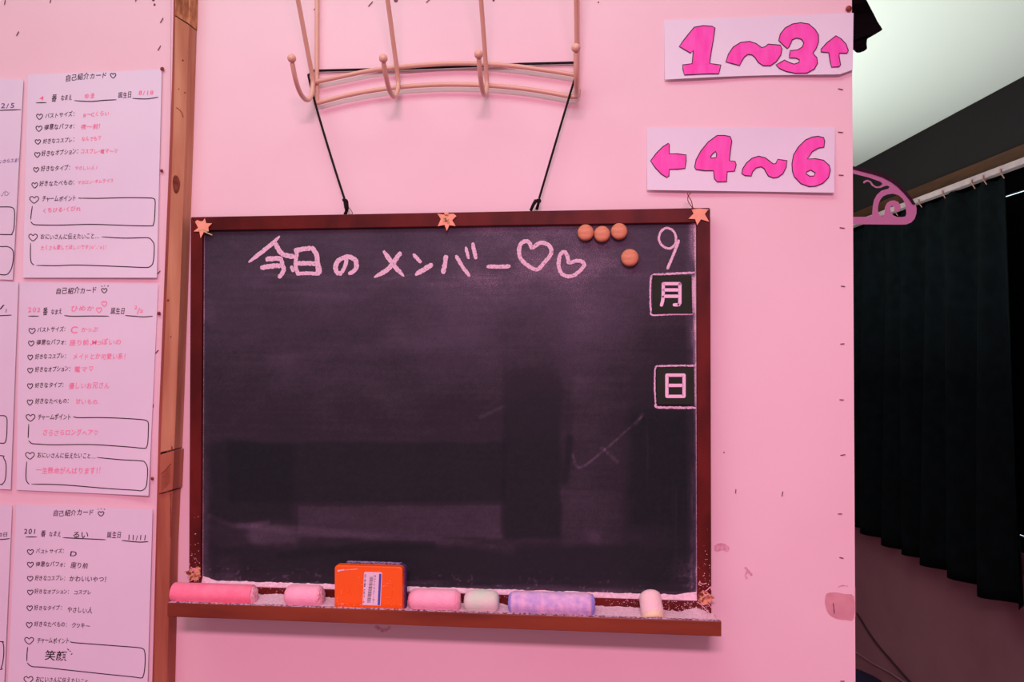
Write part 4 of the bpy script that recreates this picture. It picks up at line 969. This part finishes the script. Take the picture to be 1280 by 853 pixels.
# ------------------------------------------------------------------ curtain, its track and cables on the window wall
tk = empty('curtain_track', B(1.42, 2.8, 2.05), 'grey-white curtain track fixed under the wood rail', 'curtain track')
MB().hexa(bslab(1.395, 1.42, .9, 4.0, 2.010, 2.029)).build('track', M['railwhite'], tk, bevel=.002)
for t_ in (1.2, 2.0, 3.6): MB().hexa(bslab(1.42, 1.4545, t_, t_ + .02, 2.0292, 2.056)).build('bracket', M['railwhite'], tk)
ctn = empty('curtain', B(1.42, 3.0, .76), 'black-green pleated curtain hanging over the window at far right', 'curtain')
NT, NZ = 260, 30; V = []; Fc = []; T0, T1 = 2.268, 3.95
for j in range(NZ + 1):
    k = j / NZ
    for i in range(NT + 1):
        u = i / NT; t_ = T0 + (T1 - T0) * u
        ph = (t_ - T0) / .155 * 2 * math.pi + .5 * math.sin(t_ * 9)
        amp = (.012 + .030 * (1 - k) ** .7)
        fe_ = min(1, u / .02); lat = 1.412 + fe_ * (amp * math.sin(ph) * .8 + .008 * math.sin(t_ * 23 + k * 2))
        zt = 2.007 - .012 * abs(math.sin((t_ - T0) / .09 * math.pi)) - .006 * noise.noise(Vector((t_ * 30, 0, 0))); zbm = .776 + .010 * noise.noise(Vector((t_ * 8, 4, 0))) 
        V.append(B(lat, t_ + (-.030 + .050 * k) * max(0, 1 - u * 6), zbm + (zt - zbm) * k))
for j in range(NZ):
    for i in range(NT): a = j*(NT+1)+i; Fc.append((a, a+1, a+NT+2, a+NT+1))
cu = MB().add(V, Fc).build('curtain_cloth', M['curtain'], ctn, smooth=True); so2 = cu.modifiers.new('s', 'SOLIDIFY'); so2.thickness = .002
for px in (1180, 1216.5, 1231, 1253, 1150, 1120):
    lat = 1.398; p_ = R(px, 240, lat); t_ = (p_ - CAM).dot(AF)
    c_ = B(lat - .006, t_, 2.014); rn = MB(); rn.ball(c_, .0050, sq=(.7, 1, 1.1)); rn.tube([c_, B(lat - .002, t_, 2.004), B(lat + .006, t_, 1.992)], .0016, 6)
    rn.build('curtain_runner', M['runner'], tk, smooth=True)
mk = lambda pts: [R(x, y_, 1.495) for x, y_ in pts]
tag(MB().tube(spl3(mk([(1040,735),(1068.7,765),(1085,790),(1098,808),(1110,822),(1124,838),(1137.5,853),(1165,880)]), 6), .0042, 8).build('wall_cable', M['cable'], smooth=True), 'dark cable slanting down the dim wall beyond the partition', 'cable')
tag(MB().tube(spl3(mk([(1040,800),(1070,816),(1090,829),(1110,840),(1130,853),(1160,872)]), 6), .003, 8).build('wall_cable', M['cablepale'], smooth=True), 'faint mauve cable running below the dark cable on the dim wall', 'cable')
# navy bundle in the lower corner
nb = MB().ball(B(1.30, 3.05, .11), .17, 20, 12, sq=(.9, .9, 1.0))
for v in nb.v: v += (v - B(1.30, 3.05, .11)) * (.18 * noise.noise(v * 9)); v.z = max(v.z, .002)
tag(nb.build('cloth_bundle', M['navy'], smooth=True), 'navy cloth bundle on the floor just beyond the partition edge', 'cloth')
